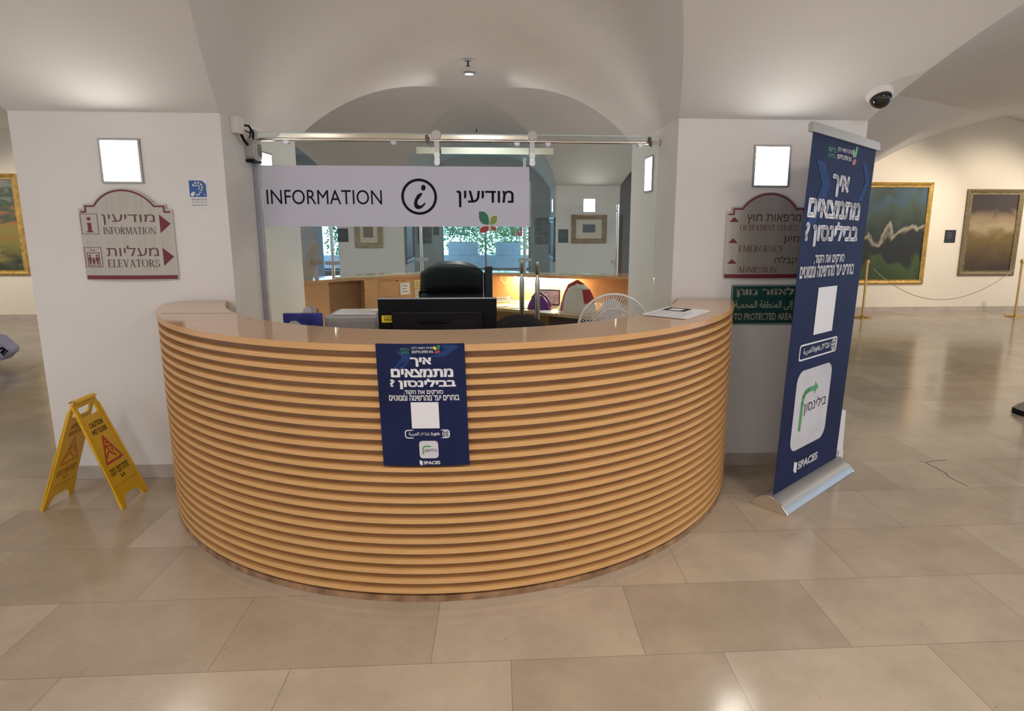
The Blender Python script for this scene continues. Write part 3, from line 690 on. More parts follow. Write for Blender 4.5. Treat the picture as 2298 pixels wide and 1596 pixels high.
# ------------------------------------------------------------------ direction signs on the piers
def bow(hw):
    R = hw*hw/(2*0.018)+0.009
    return lambda u, v, d: (u, -0.020+R-sqrt(max(0, R*R-u*u))+d+0.0*v, v)
def dir_sign(name, label, loc):
    t = thing(name, label, 'sign', loc); hw = .2705; fn = bow(hw)
    def outline(i=0.0, base=0.0):
        p = [(-hw+i, base), (hw-i, base), (hw-i, .422-i*.6), (.238-i, .422-i*.6), (.238-i, .449-i), (.178, .449-i)]
        n = 16; ch, sg = .178, .092; R = (ch*ch+sg*sg)/(2*sg); am = math.asin(ch/R)
        p += [((R-i)*sin(am*(1-2*k/n))*(1 if True else 0), .449+sg-R+(R-i)*cos(am*(1-2*k/n))) for k in range(1, n)]
        return p+[(-.178, .449-i), (-.238+i, .449-i), (-.238+i, .422-i*.6), (-hw+i, .422-i*.6)]
    b = MB(); o = outline()
    # densify horizontals so that the plate can bow
    def dens(p):
        r = []
        for k in range(len(p)):
            a, c = p[k], p[(k+1) % len(p)]; m = max(1, int(abs(c[0]-a[0])/.05))
            r += [(a[0]+(c[0]-a[0])*j/m, a[1]+(c[1]-a[1])*j/m) for j in range(m)]
        return r
    nn = 18
    def top(u):
        a = abs(u)
        if a > .238: return .422
        if a > .178: return .449
        ch, sg = .178, .092; R = (ch*ch+sg*sg)/(2*sg); return .449+sg-R+sqrt(R*R-u*u)
    xs = sorted(set([-hw, hw, -.238, .238, -.2381, .2381, -.178, .178]+[-.178+.356*k/24 for k in range(25)]+[-.21, .21]))
    for xa, xb in zip(xs[:-1], xs[1:]):
        ta, tb = top((xa*.999+xb*.001)), top((xb*.999+xa*.001))
        f0, f1 = [fn(xa, 0, 0), fn(xb, 0, 0), fn(xb, tb, 0), fn(xa, ta, 0)], [fn(xa, 0, .004), fn(xb, 0, .004), fn(xb, tb, .004), fn(xa, ta, .004)]
        b.add(f0+f1, [(0, 1, 2, 3), (7, 6, 5, 4), (3, 2, 6, 7), (0, 4, 5, 1)]+([(0, 3, 7, 4)] if xa == -hw else [])+([(1, 5, 6, 2)] if xb == hw else []))
    b.build('plate', SIGNMETAL, t, smooth=True)
    m = MB(); bl = [(x, top(x*.9999)) for x in xs]
    path = [(-hw+.012, .404), (-.226, .404), (-.226, .437), (-.172, .437)]+[(x*.97, top(x)-.012) for x in xs if abs(x) < .177]+[(.172, .437), (.226, .437), (.226, .404), (hw-.012, .404)]
    stroke(m, path, .010, fn, -.001); m.build('border', MAROON, t, fix=False)
    m = MB(); m.grid(lambda i, j: fn(-hw+.006+(2*hw-.012)*i, .003+.024*j, -.001), 14, 1); m.build('base_bar', MAROON, t, fix=False)
    return t, fn
sg, fn = dir_sign('direction_sign', 'arched metal sign for information and elevators on the left pier', (-2.226, -0.006, 1.282))
X0 = -2.226; Z0 = 1.282
def q(x0, x1, z0, z1): return (x0-X0, x1-X0, z0-Z0, z1-Z0)
m = MB(); text(m, heb('מודיעין'), *q(-2.360, -2.056, 1.610, 1.672), fn); m.build('hebrew_lettering', DKMAROON, sg, fix=False)
m = MB(); text(m, heb('מעליות'), *q(-2.354, -2.054, 1.425, 1.487), fn); m.build('hebrew_lettering', DKMAROON, sg, fix=False)
m = MB(); serif(m, 'INFORMATION', *q(-2.360, -2.055, 1.555, 1.597), fn); m.build('lettering', DKMAROON, sg, fix=False)
m = MB(); serif(m, 'ELEVATORS', *q(-2.357, -2.053, 1.358, 1.405), fn)
m.build('lettering', DKMAROON, sg, fix=False)
for z in (1.617, 1.420):
    m = MB(); m.flat([[(-2.031-X0, z+.055-Z0), (-1.971-X0, z-Z0), (-2.031-X0, z-.055-Z0)]], fn, -.001); m.build('arrow', MAROON, sg, fix=False)
m = MB()
for z0, z1 in ((1.358, 1.478), (1.555, 1.675)):
    if z0 > 1.5: m.build('pictogram_frame', MAROON, sg, fix=False); m = MB()
    ringloop(m, rect(*q(-2.491, -2.385, z0, z1)), rect(*q(-2.488, -2.388, z0+.003, z1-.003)), fn)
m.flat([circ(-2.439-X0, 1.645-Z0, .011)], fn, -.001); m.flat([[(-2.452-X0, 1.622-Z0), (-2.427-X0, 1.622-Z0), (-2.427-X0, 1.573-Z0), (-2.419-X0, 1.573-Z0), (-2.419-X0, 1.566-Z0), (-2.458-X0, 1.566-Z0), (-2.458-X0, 1.573-Z0), (-2.450-X0, 1.573-Z0), (-2.450-X0, 1.614-Z0), (-2.452-X0, 1.614-Z0)]], fn, -.001)
m.build('pictogram', MAROON, sg, fix=False); m = MB()
ringloop(m, rect(*q(-2.476, -2.400, 1.364, 1.446)), rect(*q(-2.472, -2.404, 1.368, 1.442)), fn)
for cx, h in ((-2.460, .052), (-2.438, .034), (-2.416, .052)):
    zb = 1.374
    m.flat([circ(cx-X0, zb+h-Z0+.001, .0062, 12)], fn, -.001)
    m.flat([[(cx-.009-X0, zb+h*.84-Z0), (cx+.009-X0, zb+h*.84-Z0), (cx+.009-X0, zb+h*.4-Z0), (cx+.005-X0, zb+h*.4-Z0), (cx+.005-X0, zb-Z0), (cx-.005-X0, zb-Z0), (cx-.005-X0, zb+h*.4-Z0), (cx-.009-X0, zb+h*.4-Z0)]], fn, -.001)
m.flat([[(-2.452-X0, 1.464-Z0), (-2.446-X0, 1.454-Z0), (-2.440-X0, 1.464-Z0)]], fn, -.001); m.flat([[(-2.436-X0, 1.454-Z0), (-2.430-X0, 1.464-Z0), (-2.424-X0, 1.454-Z0)]], fn, -.001)
m.build('pictogram', MAROON, sg, fix=False)
sg, fn = dir_sign('direction_sign', 'arched metal sign for outpatient clinics, emergency and admission on the right pier', (1.698, -0.006, 1.277))
X0 = 1.698; Z0 = 1.277
m = MB(); text(m, heb('מרפאות חוץ'), *q(1.556, 1.908, 1.622, 1.682), fn); SB = mat('sign_brown', (.075, .045, .04), .6, spec=.1); m.build('hebrew_lettering', SB, sg, fix=False)
m = MB(); text(m, heb('מיון'), *q(1.801, 1.905, 1.495, 1.545), fn); m.build('hebrew_lettering', SB, sg, fix=False)
m = MB(); text(m, heb('קבלה'), *q(1.752, 1.904, 1.362, 1.418), fn); m.build('hebrew_lettering', SB, sg, fix=False)
m = MB(); serif(m, 'OUTPATIENT CLINICS', *q(1.514, 1.887, 1.580, 1.616), fn); m.build('lettering', DKMAROON, sg, fix=False)
m = MB(); serif(m, 'EMERGENCY', *q(1.513, 1.805, 1.447, 1.486), fn); m.build('lettering', DKMAROON, sg, fix=False)
m = MB(); serif(m, 'ADMISSION', *q(1.514, 1.770, 1.315, 1.352), fn); m.build('lettering', DKMAROON, sg, fix=False)
for z in (1.634, 1.502, 1.371):
    m = MB(); m.flat([[(1.447-X0, z-Z0), (1.508-X0, z-Z0), (1.4765-X0, z+.030-Z0)]], fn, -.001); m.build('arrow', MAROON, sg, fix=False)

gs = thing('shelter_sign', 'green sign reading TO PROTECTED AREA below the outpatient clinics sign', 'sign', (1.707, -0.0006, 0.974))
b = MB(); b.prism([rrect(-.216, .216, 0, .26, .006)], XZ, -.006, 0); b.build('board', GREENP, gs)
m = MB(); ringloop(m, rect(-.212, .212, .004, .256), rect(-.209, .209, .007, .253), XZ, -.007)
fnG = lambda u, v, d: (u, d-.006, v)
text(m, heb('לאזור מוגן'), -.190, .198, .180, .243, fnG, -.001, .03); text(m, '\uFE87\uFEDF\uFEF0 \uFE8D\uFEDF\uFEE4\uFEE8\uFEC4\uFED8\uFE94 \uFE8D\uFEDF\uFEE4\uFEA4\uFEE4\uFEF4\uFE94'[::-1], -.192, .196, .092, .158, fnG, -.001, .008); text(m, 'TO PROTECTED AREA', -.192, .196, .030, .076, fnG, -.001, .03)
m.build('lettering', mat('cream_print', (.66, .64, .50), .5), gs, fix=False)

hs = thing('hearing_sign', 'small blue and white hearing loop sticker at the edge of the left pier', 'sign', (-1.797, -0.0006, 1.709))
b = MB(); b.box(-.054, .054, -.001, 0, 0, .166); b.build('sticker', PAPER, hs)
b = MB(); b.flat([rect(-.050, .048, .066, .162)], XZ, -.0016); b.build('blue_square', mat('sticker_blue', (.02, .10, .36), .4), hs, fix=False)
b = MB(); ear = [(-.028, .130), (-.020, .144), (-.004, .151), (.014, .147), (.026, .132), (.026, .116), (.016, .102), (.010, .088), (-.002, .076), (-.014, .078)]
stroke(b, ear, .009, XZ, -.0022); stroke(b, [(-.014, .128), (-.004, .136), (.008, .132), (.011, .120), (.004, .110)], .006, XZ, -.0022)
b.flat([[(-.044, .072), (-.044, .086), (-.024, .098), (-.018, .088), (-.030, .070)]], XZ, -.0022); text(b, 'T', .030, .042, .072, .084, XZ, -.0022, .03)
b.flat([[(.010, .162), (.048, .162), (.048, .140), (.030, .160)]], XZ, -.0022); b.build('ear_symbol', WHITE, hs, fix=False)
b = MB()
for k, (l, s_) in enumerate((('מערכת השמע אישית', .0), ('לכבדי שמיעה פועלת כאן', .0), ('יש להעביר את המכשיר', .0))): text(b, heb(l), -.044, .046, .046-.016*k, .056-.016*k, XZ, -.0016)
b.build('lettering', INK, hs, fix=False)

# ------------------------------------------------------------------ wet floor sign
wf = thing('wet_floor_sign', 'yellow folding wet floor sign standing in front of the left pier', 'floor sign', (-2.405, -0.318, 0))
LEN = 0.665; ALF = math.asin(0.225/LEN)
def wfn(sgn):
    def f(u, v, d):      # u across (y), v from foot up, d outwards
        x = sgn*(0.225*(1-v/LEN)); z = v*cos(ALF)
        return (x+sgn*d*cos(ALF), u, z+d*sin(ALF))
    return f
def wf_outline():
    def hw(v): return 0.132-0.030*v/LEN
    p = [(-.132, 0), (-.085, 0), (-.082, .026), (-.055, .062), (.055, .062), (.082, .026), (.085, 0), (.132, 0)]
    p += [(.116, .15), (.103, LEN-.05), (.100, LEN-.012), (.088, LEN), (-.088, LEN), (-.100, LEN-.012), (-.103, LEN-.05), (-.116, .15)]
    return p
for sgn, nm in ((1, 'front_panel'), (-1, 'rear_panel')):
    b = MB(); f = wfn(sgn)
    b.prism([wf_outline(), rrect(-.070, .070, LEN-.10, LEN-.040, .010)[::-1]], f, 0.0, -0.010)
    # raised rim
    for side in (-1, 1):
        b.prism([[(side*.132, .0), (side*.103, LEN-.05), (side*.094, LEN-.05), (side*.122, .0)]], f, 0.0, 0.006)
    p = b.build(nm, YELLOW, wf, bevel=0.0015)
    face = 0.0012 if sgn == 1 else -0.0112
    mir = 1 if sgn == 1 else -1
    g = lambda u, v, d, f=f, face=face: f(u, v, face)
    ink = OLIVEINK if sgn == 1 else mat('faint_ink', (.40, .24, .02), .45)
    red = REDW if sgn == 1 else mat('faint_red', (.55, .22, .02), .45)
    m = MB()
    if sgn == 1:
        text(m, 'CAUTION', -.056, .060, .490, .522, g, 0, .03); text(m, 'WET FLOOR', -.064, .066, .446, .478, g, 0, .03)
        text(m, heb('זהירות רצפה רטובה'), -.082, .084, .190, .232, g, 0, .02); text(m, 'S.A', -.016, .024, .158, .180, g, 0, .03)
    else:
        text(m, 'CAUTION', .056, -.060, .490, .522, g, 0, .03); text(m, 'WET FLOOR', .064, -.066, .446, .478, g, 0, .03)
        text(m, heb('זהירות רצפה רטובה'), .082, -.084, .190, .232, g, 0, .02); text(m, 'S.A', .016, -.024, .158, .180, g, 0, .03)
    m.build('lettering', ink, p, fix=False)
    m = MB(); tri = [(-.080, .262), (.080, .262), (.004, .428), (-.004, .428)]; tin = [(-.062, .275), (.062, .275), (.0, .405)]
    m.flat([tri, tin[::-1]], g, 0)
    stroke(m, [(-.034, .352), (-.010, .368), (.014, .352), (.032, .358)], .008, g); stroke(m, [(-.010, .362), (-.004, .325), (.030, .288)], .011, g); stroke(m, [(-.006, .330), (-.030, .318), (-.046, .296)], .010, g); stroke(m, [(.008, .340), (.026, .334), (.022, .318)], .007, g)
    m.flat([circ(.004, .380, .009, 14)], g, 0)
    m.build('warning_triangle', red, p, fix=False)
    m = MB(); stroke(m, [(-.108, .128), (.108, .128)], .003, g); m.build('moulded_line', mat('yellow_groove', (.52, .29, .008), .5), p, fix=False)
b = MB(); zt = LEN*cos(ALF)
b.grid(lambda i, j: (0.022*cos(pi*i), -.088+.176*j, zt-.006+0.016*sin(pi*i)), 10, 1); b.build('hinge_cap', YELLOW, wf, smooth=True)

# ------------------------------------------------------------------ roll-up banner
BA = atan2(.621, .784)
rb = thing('rollup_banner', 'tall dark blue roll-up banner with Hebrew text beside the right pier', 'banner', (1.545, -0.646, 0), BA)
BH = 2.112
def bn(u, v, d):
    t = (v-0.08)/(BH-0.08)
    return (u+0.004*sin(v*7)*(1 if u < .45 else .4)*t, -0.062*t+d, v-0.03*t*(u/.88))
b = MB(); b.grid(lambda i, j: bn(.025+.855*i, .075+(BH-.075)*j, 0), 16, 30); b.grid(lambda i, j: bn(.025+.855*i, .075+(BH-.075)*j, .0012), 16, 30); b.build('printed_sheet', NAVY, rb, smooth=True, fix=False)
def base_prof():
    return [(-.105, .004), (-.100, .020), (-.070, .052), (-.02, .078), (.015, .082), (.055, .070), (.090, .044), (.105, .018), (.105, .004), (.09, .0), (-.09, .0)]
b = MB(); b.prism([base_prof()], lambda u, v, d: (d, u+.0, v), .0, .905); b.build('base', ALU, rb, smooth=True)
for x0, x1 in ((-.012, .0), (.905, .917)):
    b = MB(); b.prism([[(p[0]*1.04, max(0, p[1]*1.04)) for p in base_prof()]], lambda u, v, d: (d, u, v), x0, x1); b.build('end_cap', CHROME, rb, bevel=.002)
b = MB(); b.prism([[(-.016, -.022), (.016, -.022), (.018, .018), (.010, .028), (-.012, .028)]], lambda u, v, d: (d, -.062+u, BH+v-.03*d/.88), .005, .905); b.build('top_rail', ALU, rb, bevel=.002)
b = MB(); b.tube([(.45, .05, .06), (.45, .0, BH-.06)], .008); b.build('support_pole', ALU, rb, smooth=True)
b = MB(); b.box(.83, .915, .03, .05, .08, .30); b.build('tension_label', WHITE, rb) if False else None
def bt(name, m, fnb):
    b = MB(); fnb(b); return b.build(name, m, rb, fix=False)
F = bn; D1 = -.0022
bt('chevron', NAVY2, lambda b: b.flat([[(.10, 1.96), (.20, 1.96), (.30, 1.84), (.16, 1.62), (.06, 1.62), (.20, 1.84)]], F, -.0014))
bt('chevron', NAVY2, lambda b: b.flat([[(.70, 2.0), (.76, 2.0), (.84, 1.90), (.76, 1.78), (.70, 1.78), (.78, 1.90)]], F, -.0014))
bt('lettering', WHITE, lambda b: [text(b, heb('איך'), .318, .548, 1.786, 1.908, F, D1, .05), text(b, heb('מתמצאים'), .062, .752, 1.664, 1.768, F, D1, .05), text(b, heb('בבילינסון ?'), .062, .762, 1.508, 1.648, F, D1, .05),
    text(b, heb('סורקים את הקוד,'), .205, .608, 1.400, 1.462, F, D1, .03), text(b, heb('בוחרים יעד מהרשימה ומנווטים'), .050, .768, 1.335, 1.402, F, D1, .03),
    text(b, heb('מרכז רפואי רבין'), .338, .535, 2.026, 2.052, F, D1, .01), text(b, heb('בית חולים בילינסון'), .338, .535, 1.985, 2.020, F, D1, .03),
    b.flat([rect(.303, .556, .998, 1.275)], F, D1),
    ringloop(b, rrect(.152, .652, .858, .955, .02), rrect(.163, .641, .868, .945, .014), F, D1), text(b, heb('עברית,'), .43, .55, .888, .928, F, D1, .02), text(b, 'English,', .33, .425, .885, .926, F, D1, .02), text(b, '\uFE94\uFEF4\uFE91\uFEAE\uFECC\uFEDF\uFE8D', .20, .32, .884, .930, F, D1, .02),
    ringloop(b, circ(.606, .9065, .036), circ(.606, .9065, .030), F, D1), ringloop(b, circ(.606, .9065, .016, 24, .036), circ(.606, .9065, .011, 24, .031), F, D1), stroke(b, [(.570, .9065), (.642, .9065)], .005, F, D1), stroke(b, [(.606, .8705), (.606, .9425)], .005, F, D1),
    text(b, 'SPACES', .302, .572, .158, .212, F, D1, .05), b.flat([[(.248, .225), (.290, .212), (.290, .150), (.272, .146), (.248, .170)]], F, D1)])
bt('app_icon', mat('icon_grey', (0.60, 0.59, 0.63), 0.5), lambda b: b.flat([rrect(.165, .630, .300, .795, .075, 8)], F, D1))
bt('route_arrow', LEAFG, lambda b: [stroke(b, [(.262, .416), (.264, .590), (.272, .630), (.300, .655), (.335, .662), (.415, .662)], .032, F, -.003), b.flat([[(.410, .622), (.462, .662), (.410, .702)]], F, -.003)])
bt('icon_lettering', INK, lambda b: text(b, heb('בילינסון'), .293, .592, .505, .592, F, -.003))
bt('emblem_leaf', LEAFG, lambda b: b.flat([leafshape(.572, .602, 2.018, 2.082, 'b')], F, D1))
bt('emblem_leaf', LEAFL, lambda b: b.flat([leafshape(.540, .570, 2.018, 2.062, 'a')], F, D1))
bt('emblem_leaf', REDP, lambda b: b.flat([leafshape(.552, .600, 1.975, 2.010, 'b')], F, D1))
bt('small_lettering', LEAFG, lambda b: [text(b, heb('בריאות'), .218, .316, 2.018, 2.042, F, D1), text(b, heb('כללית'), .225, .316, 1.988, 2.012, F, D1)])
ca = thing('carton', 'white folded card standing behind the banner foot', 'card', (2.335, .03, 0), BA)
b = MB(); b.prism([[(-.10, 0), (.06, 0), (.06, .06), (.045, .07), (.035, .36), (-.10, .40)]], XZ, -.003, .003); b.build('card_panel', WHITE, ca)
b = MB(); b.prism([[(-.08, 0), (.04, 0), (.03, .3), (-.08, .3)]], lambda u, v, d: (u, .003+.10*(1-v/.3)+d, v), 0, .003); b.build('rear_flap', WHITE, ca)

# ------------------------------------------------------------------ glass partition over the desk
GY = 0.45
gp = thing('glass_partition', 'frameless glass partition with a white INFORMATION band between the two piers', 'glass partition', (0, GY, 0))
b = MB(); b.box(-1.600, 1.096, -.005, .005, .02, 2.205); b.build('fixed_pane', GLASS, gp)
b = MB(); b.box(-1.600, 1.096, -.006, .006, 2.2055, 2.211); b.build('pane_edge', GLASSEDGE, gp)
STRIPMETAL = mat('polished_brass_steel', (.96, .90, .74), .12, 1.0, var=.02)
b = MB(); b.prism([[(-1.475, 2.172), (.205, 2.172), (.205, 2.203), (-1.435, 2.203)]], XZ, -.008, -.0055); b.build('reflection_strip', STRIPMETAL, gp)  # strip added in place of a bright reflection along the pane's top
b = MB(); b.box(-1.632, -1.600, -.022, .022, .002, 2.225); b.build('wall_channel', mat('grey_aluminium', (.42, .42, .48), .4, .4), gp, bevel=.002)
b = MB(); b.tube([(-1.632, -.03, 2.163), (1.099, -.03, 2.163)], .0125, 14); b.build('rail', CHROME, gp, smooth=True)
for x in (-1.628, 1.096):
    b = MB(); b.lathe([(.022, -.004), (.022, .004), (.016, .012)], 16, 'x', (x, -.03, 2.163)); b.build('rail_flange', STEEL, gp, smooth=True)
for x in (-1.40, -.70, .12, .33, .96):
    b = MB(); b.lathe([(.019, -.028), (.019, .012), (.012, .016)], 14, 'y', (x, -.012, 2.152)); b.box(x-.012, x+.012, -.034, -.004, 2.150, 2.172); b.build('rail_clamp', mat('lilac_steel', (.55, .54, .60), .3, .8), gp)
for x in (-.475, 1.02):
    b = MB(); b.prism([[(x-.014, 2.196), (x+.006, 2.196), (x+.016, 2.15), (x+.012, 2.130), (x-.004, 2.140), (x-.014, 2.165)]], XZ, -.058, -.044); b.build('door_stop', mat('dark_steel', (.12, .11, .10), .4, .6), gp)
b = MB(); b.box(-1.588, .205, -.0066, -.0056, 1.596, 1.999); b.build('information_band', BAND, gp)
b = MB(); text(b, 'INFORMATION', -1.562, -.797, 1.744, 1.840, XZ, -.0076); text(b, heb('מודיעין'), -.292, .097, 1.728, 1.840, XZ, -.0076, .012)
ringloop(b, circ(-.546, 1.797, .121, 40), circ(-.546, 1.797, .103, 40), XZ, -.0076)
b.flat([[(-.546+.030+.015*cos(a)-.004*sin(a), 1.797+.060+.019*sin(a)+.006*cos(a)) for a in (2*pi*k/18 for k in range(18))]], XZ, -.0076)
b.flat([[(-.527, 1.823), (-.537, 1.822), (-.557, 1.811), (-.574, 1.784), (-.583, 1.754), (-.580, 1.730), (-.568, 1.717), (-.550, 1.714), (-.530, 1.722), (-.508, 1.744), (-.505, 1.756), (-.512, 1.757), (-.527, 1.742), (-.542, 1.737), (-.556, 1.745), (-.560, 1.756), (-.556, 1.772), (-.545, 1.787), (-.531, 1.804), (-.523, 1.817)]], XZ, -.0076)
b.build('band_lettering', INK, gp, fix=False)
b = MB(); b.flat([leafshape(-.143, -.074, 1.610, 1.700, 'a')], XZ, -.0076); b.build('emblem_leaf', LEAFD, gp, fix=False)
b = MB(); b.flat([leafshape(-.066, -.018, 1.610, 1.671, 'b')], XZ, -.0076); b.build('emblem_leaf', LEAFL, gp, fix=False)
b = MB(); b.flat([leafshape(-.137, -.076, 1.556, 1.600, 'b')], XZ, -.0076); b.build('emblem_leaf', REDP, gp, fix=False)
b = MB(); b.flat([leafshape(-.064, -.023, 1.570, 1.600, 'a')], XZ, -.0076); b.build('emblem_leaf', BROWNP, gp, fix=False)
b = MB()
for a in ((-.143, -.074, 1.610, 1.700, 'a'), (-.066, -.018, 1.610, 1.671, 'b'), (-.137, -.076, 1.556, 1.600, 'b'), (-.064, -.023, 1.570, 1.600, 'a')):
    b.flat([leafshape(a[0]-.005, a[1]+.005, a[2]-.005, a[3]+.005, a[4])], XZ, -.0072)
b.build('emblem_outline', WHITE, gp, fix=False)
sd = thing('sliding_glass_door', 'sliding glass door hung from two round steel rollers behind the rail', 'glass door', (0, GY+.035, 0))
b = MB(); b.box(-.560, .372, -.005, .005, .03, 2.128); b.build('door_pane', GLASS, sd)
b = MB(); b.box(-.560, .372, -.006, .006, 2.085, 2.128); b.build('top_edge_strip', STRIPMETAL, sd)
b = MB(); b.box(-.470, .218, -.0066, -.0056, 1.598, 1.905); b.build('white_band', BAND2, sd)
for x in (-.415, .223):
    b = MB(); b.lathe([(.030, -.012), (.034, -.008), (.034, .008), (.022, .014)], 24, 'y', (x, -.087, 2.196)); r = b.build('roller', CHROME, sd, smooth=True)
    b = MB(); b.prism([rrect(x-.0165, x+.0165, 2.0, 2.196, .016)], XZ, -.078, -.070); b.build('hanger_strap', CHROME, r, bevel=.001)
    for z in (2.02, 2.068):
        b = MB(); b.lathe([(.020, -.004), (.020, .004), (.012, .008)], 18, 'y', (x, -.086, z)); b.build('strap_bolt', STEEL, r, smooth=True)
for nm, y, x in (('front_handle', -.045, .262), ('rear_handle', .045, .156)):
    b = MB(); b.tube([(x, y, .86), (x, y, 1.20), (x, y, 1.235), (x, y, 1.262), (x, y, 1.275), (x, y, 1.355)], [.0175, .0175, .014, .007, .0165, .0165], 14); h = b.build(nm, STEEL, sd, smooth=True)

# ------------------------------------------------------------------ intercom on the inner side of the left pier
ic = thing('intercom', 'grey oval intercom loudspeaker on the inner side of the left pier', 'intercom', (-1.634+E_, .395, 2.02))
b = MB(); b.prism([rrect(-.075, .075, 0, .135, .05)], lambda u, v, d: (d, u, v), 0, .055); b.build('housing', mat('pale_grey_plastic', (.42, .40, .39), .4), ic, bevel=.012, seg=3, smooth=True)
b = MB(); b.prism([rrect(.0, .058, .03, .11, .026)], lambda u, v, d: (d, u, v), .055, .058); b.build('speaker_grille', mat('grille_grey', (.16, .16, .16), .6), ic)
b = MB(); b.prism([rrect(-.07, .07, -.012, .006, .006)], lambda u, v, d: (d, u, v), 0, .05); b.build('bracket', BLACK, ic)
jb = thing('junction_box', 'small white junction box with black cables above the intercom', 'junction box', (-1.634+E_, .182, 2.164))
b = MB(); b.box(0, .045, -.05, .05, 0, .098); b.build('box_body', WHITEP, jb, bevel=.004)
b = MB(); b.tube([(.03, .05, .06), (.045, .12, .065), (.05, .17, .03), (.045, .17, -.01)], .007, 8); b.tube([(.03, .03, .0), (.035, .05, -.03), (.03, .115, -.05)], .009, 8); b.tube([(.04, .05, .03), (.05, .11, .02), (.05, .14, .05), (.045, .12, -.01)], .004, 6); b.build('cable', BLACK, jb, smooth=True)

# ------------------------------------------------------------------ on the lower worktop
mo = thing('monitor', 'black computer monitor seen from behind with a yellow inventory sticker', 'monitor', (-.335, -.58, .7305), 0)
b = MB(); b.box(-.315, .315, -.014, .018, .125, .502); b.build('screen_housing', BLACK, mo, bevel=.004)
b = MB(); b.box(-.316, .316, -.0155, -.002, .499, .505); b.build('top_strip', mat('silver_plastic', (.40, .40, .42), .35, .5), mo)
b = MB(); b.box(-.24, .24, -.040, -.014, .15, .435); p = b.build('rear_bulge', mat('dark_plastic', (.012, .011, .016), .5, spec=.12), mo, bevel=.008)
b = MB()
for k in range(8): b.box(.03, .20, -.0412, -.040, .30+.012*k, .305+.012*k)
b.build('vent_slot', BLACKF, p)
b = MB(); b.box(-.10, .06, -.052, -.040, .375, .40); b.build('cable_cover', BLACK, p, bevel=.003)
b = MB(); b.prism([rrect(-.297, -.233, .374, .412, .004)], XZ, -.0150, -.0142); p = b.build('inventory_sticker', YELLOWS, mo)
b = MB()
for k, wd in enumerate((3, 1, 2, 1, 3, 2, 1, 2, 1, 3, 1, 2)): b.box(-.283+.0036*k, -.283+.0036*k+.0009*wd, -.0158, -.0152, .383, .397)
b.box(-.285, -.240, -.0158, -.0152, .403, .406); b.build('barcode', INK, p)
b = MB(); b.tube([(0, .0, .16), (0, .04, .02)], .02, 10); b.build('stand_neck', BLACK, mo, smooth=True)
b = MB(); b.prism([rrect(-.13, .13, -.05, .14, .04)], lambda u, v, d: (u, v, d), .0005, .016); b.build('stand_base', BLACK, mo, bevel=.003)

WT = .7305
fo = thing('folder', 'dark blue picture folder standing upright inside the left of the desk', 'folder', (-1.085, -.475, WT))
b = MB(); b.box(-.103, .106, 0, .022, 0, .408); b.build('cover', mat('folder_blue', (.03, .04, .22), .35, var=.5, scale=14), fo, bevel=.002)
b = MB(); b.flat([[(-.088, .31), (-.085, .345), (-.062, .365), (-.035, .368), (-.012, .352), (-.002, .318), (-.02, .30)]], XZ, -.001); b.build('cloud_print', mat('print_grey', (.46, .45, .42), .4), fo, fix=False)
b = MB(); b.flat([[(.03, .31), (.038, .335), (.055, .345), (.08, .338), (.095, .31)]], XZ, -.001); b.build('orange_print', mat('print_orange', (.40, .10, .03), .4), fo, fix=False)
pr = thing('printer', 'pale grey desktop printer with white sheets on top beside the monitor', 'printer', (-.845, -.36, WT))
b = MB(); b.box(-.15, .14, -.02, .26, 0, .375); b.build('printer_body', mat('printer_grey', (.36, .34, .35), .5), pr, bevel=.012)
b = MB(); b.box(.01, .135, -.026, -.02, .12, .35); b.build('front_panel', GREYP, pr, bevel=.002)
b = MB(); b.box(-.115, .13, .02, .22, .376, .384); b.build('lid', WHITEP, pr, bevel=.003)
pa = thing('paper_stack', 'white papers propped up between the printer and the monitor', 'papers', (-.745, -.26, WT))
b = MB(); b.prism([[(-.02, .388), (.10, .43), (.115, .44), (.10, .392)]], XZ, -.02, .0); b.prism([[(.045, .0), (.10, .0), (.10, .41), (.045, .388)]], XZ, -.012, .0); b.build('sheets', PAPER, pa)
bk = thing('booklet_stack', 'stack of dark booklets beside the left edge of the monitor', 'booklets', (-.70, -.50, WT))
b = MB()
for k in range(9): b.box(-.03+.002*(k % 3), .03+.003*(k % 2), -.06, .06, .034*k, .034*k+.030)
b.build('covers', mat('booklet_mix', (.10, .06, .05), .5, col2=(.45, .36, .32), scale=30), bk)
cp = thing('dispenser', 'grey rounded dispenser standing behind the blue folder', 'dispenser', (-1.11, -.28, WT))
b = MB(); b.lathe([(.035, .0), (.036, .30), (.034, .37), (.026, .405), (.010, .415)], 18); b.build('body', mat('dispenser_grey', (.40, .39, .40), .35), cp, smooth=True)
b = MB(); b.tube([(.01, 0, .41), (.028, 0, .42), (.034, 0, .38), (.036, 0, .30)], .008, 8); b.build('lever', GREYP, cp, smooth=True)
pn = thing('pen', 'short brown pen leaning behind the blue folder', 'pen', (-1.03, -.36, WT)); b = MB(); b.tube([(.02, 0, .001), (-.01, .02, .412)], .006, 8); b.build('barrel', mat('brown_plastic', (.16, .10, .08), .4), pn)

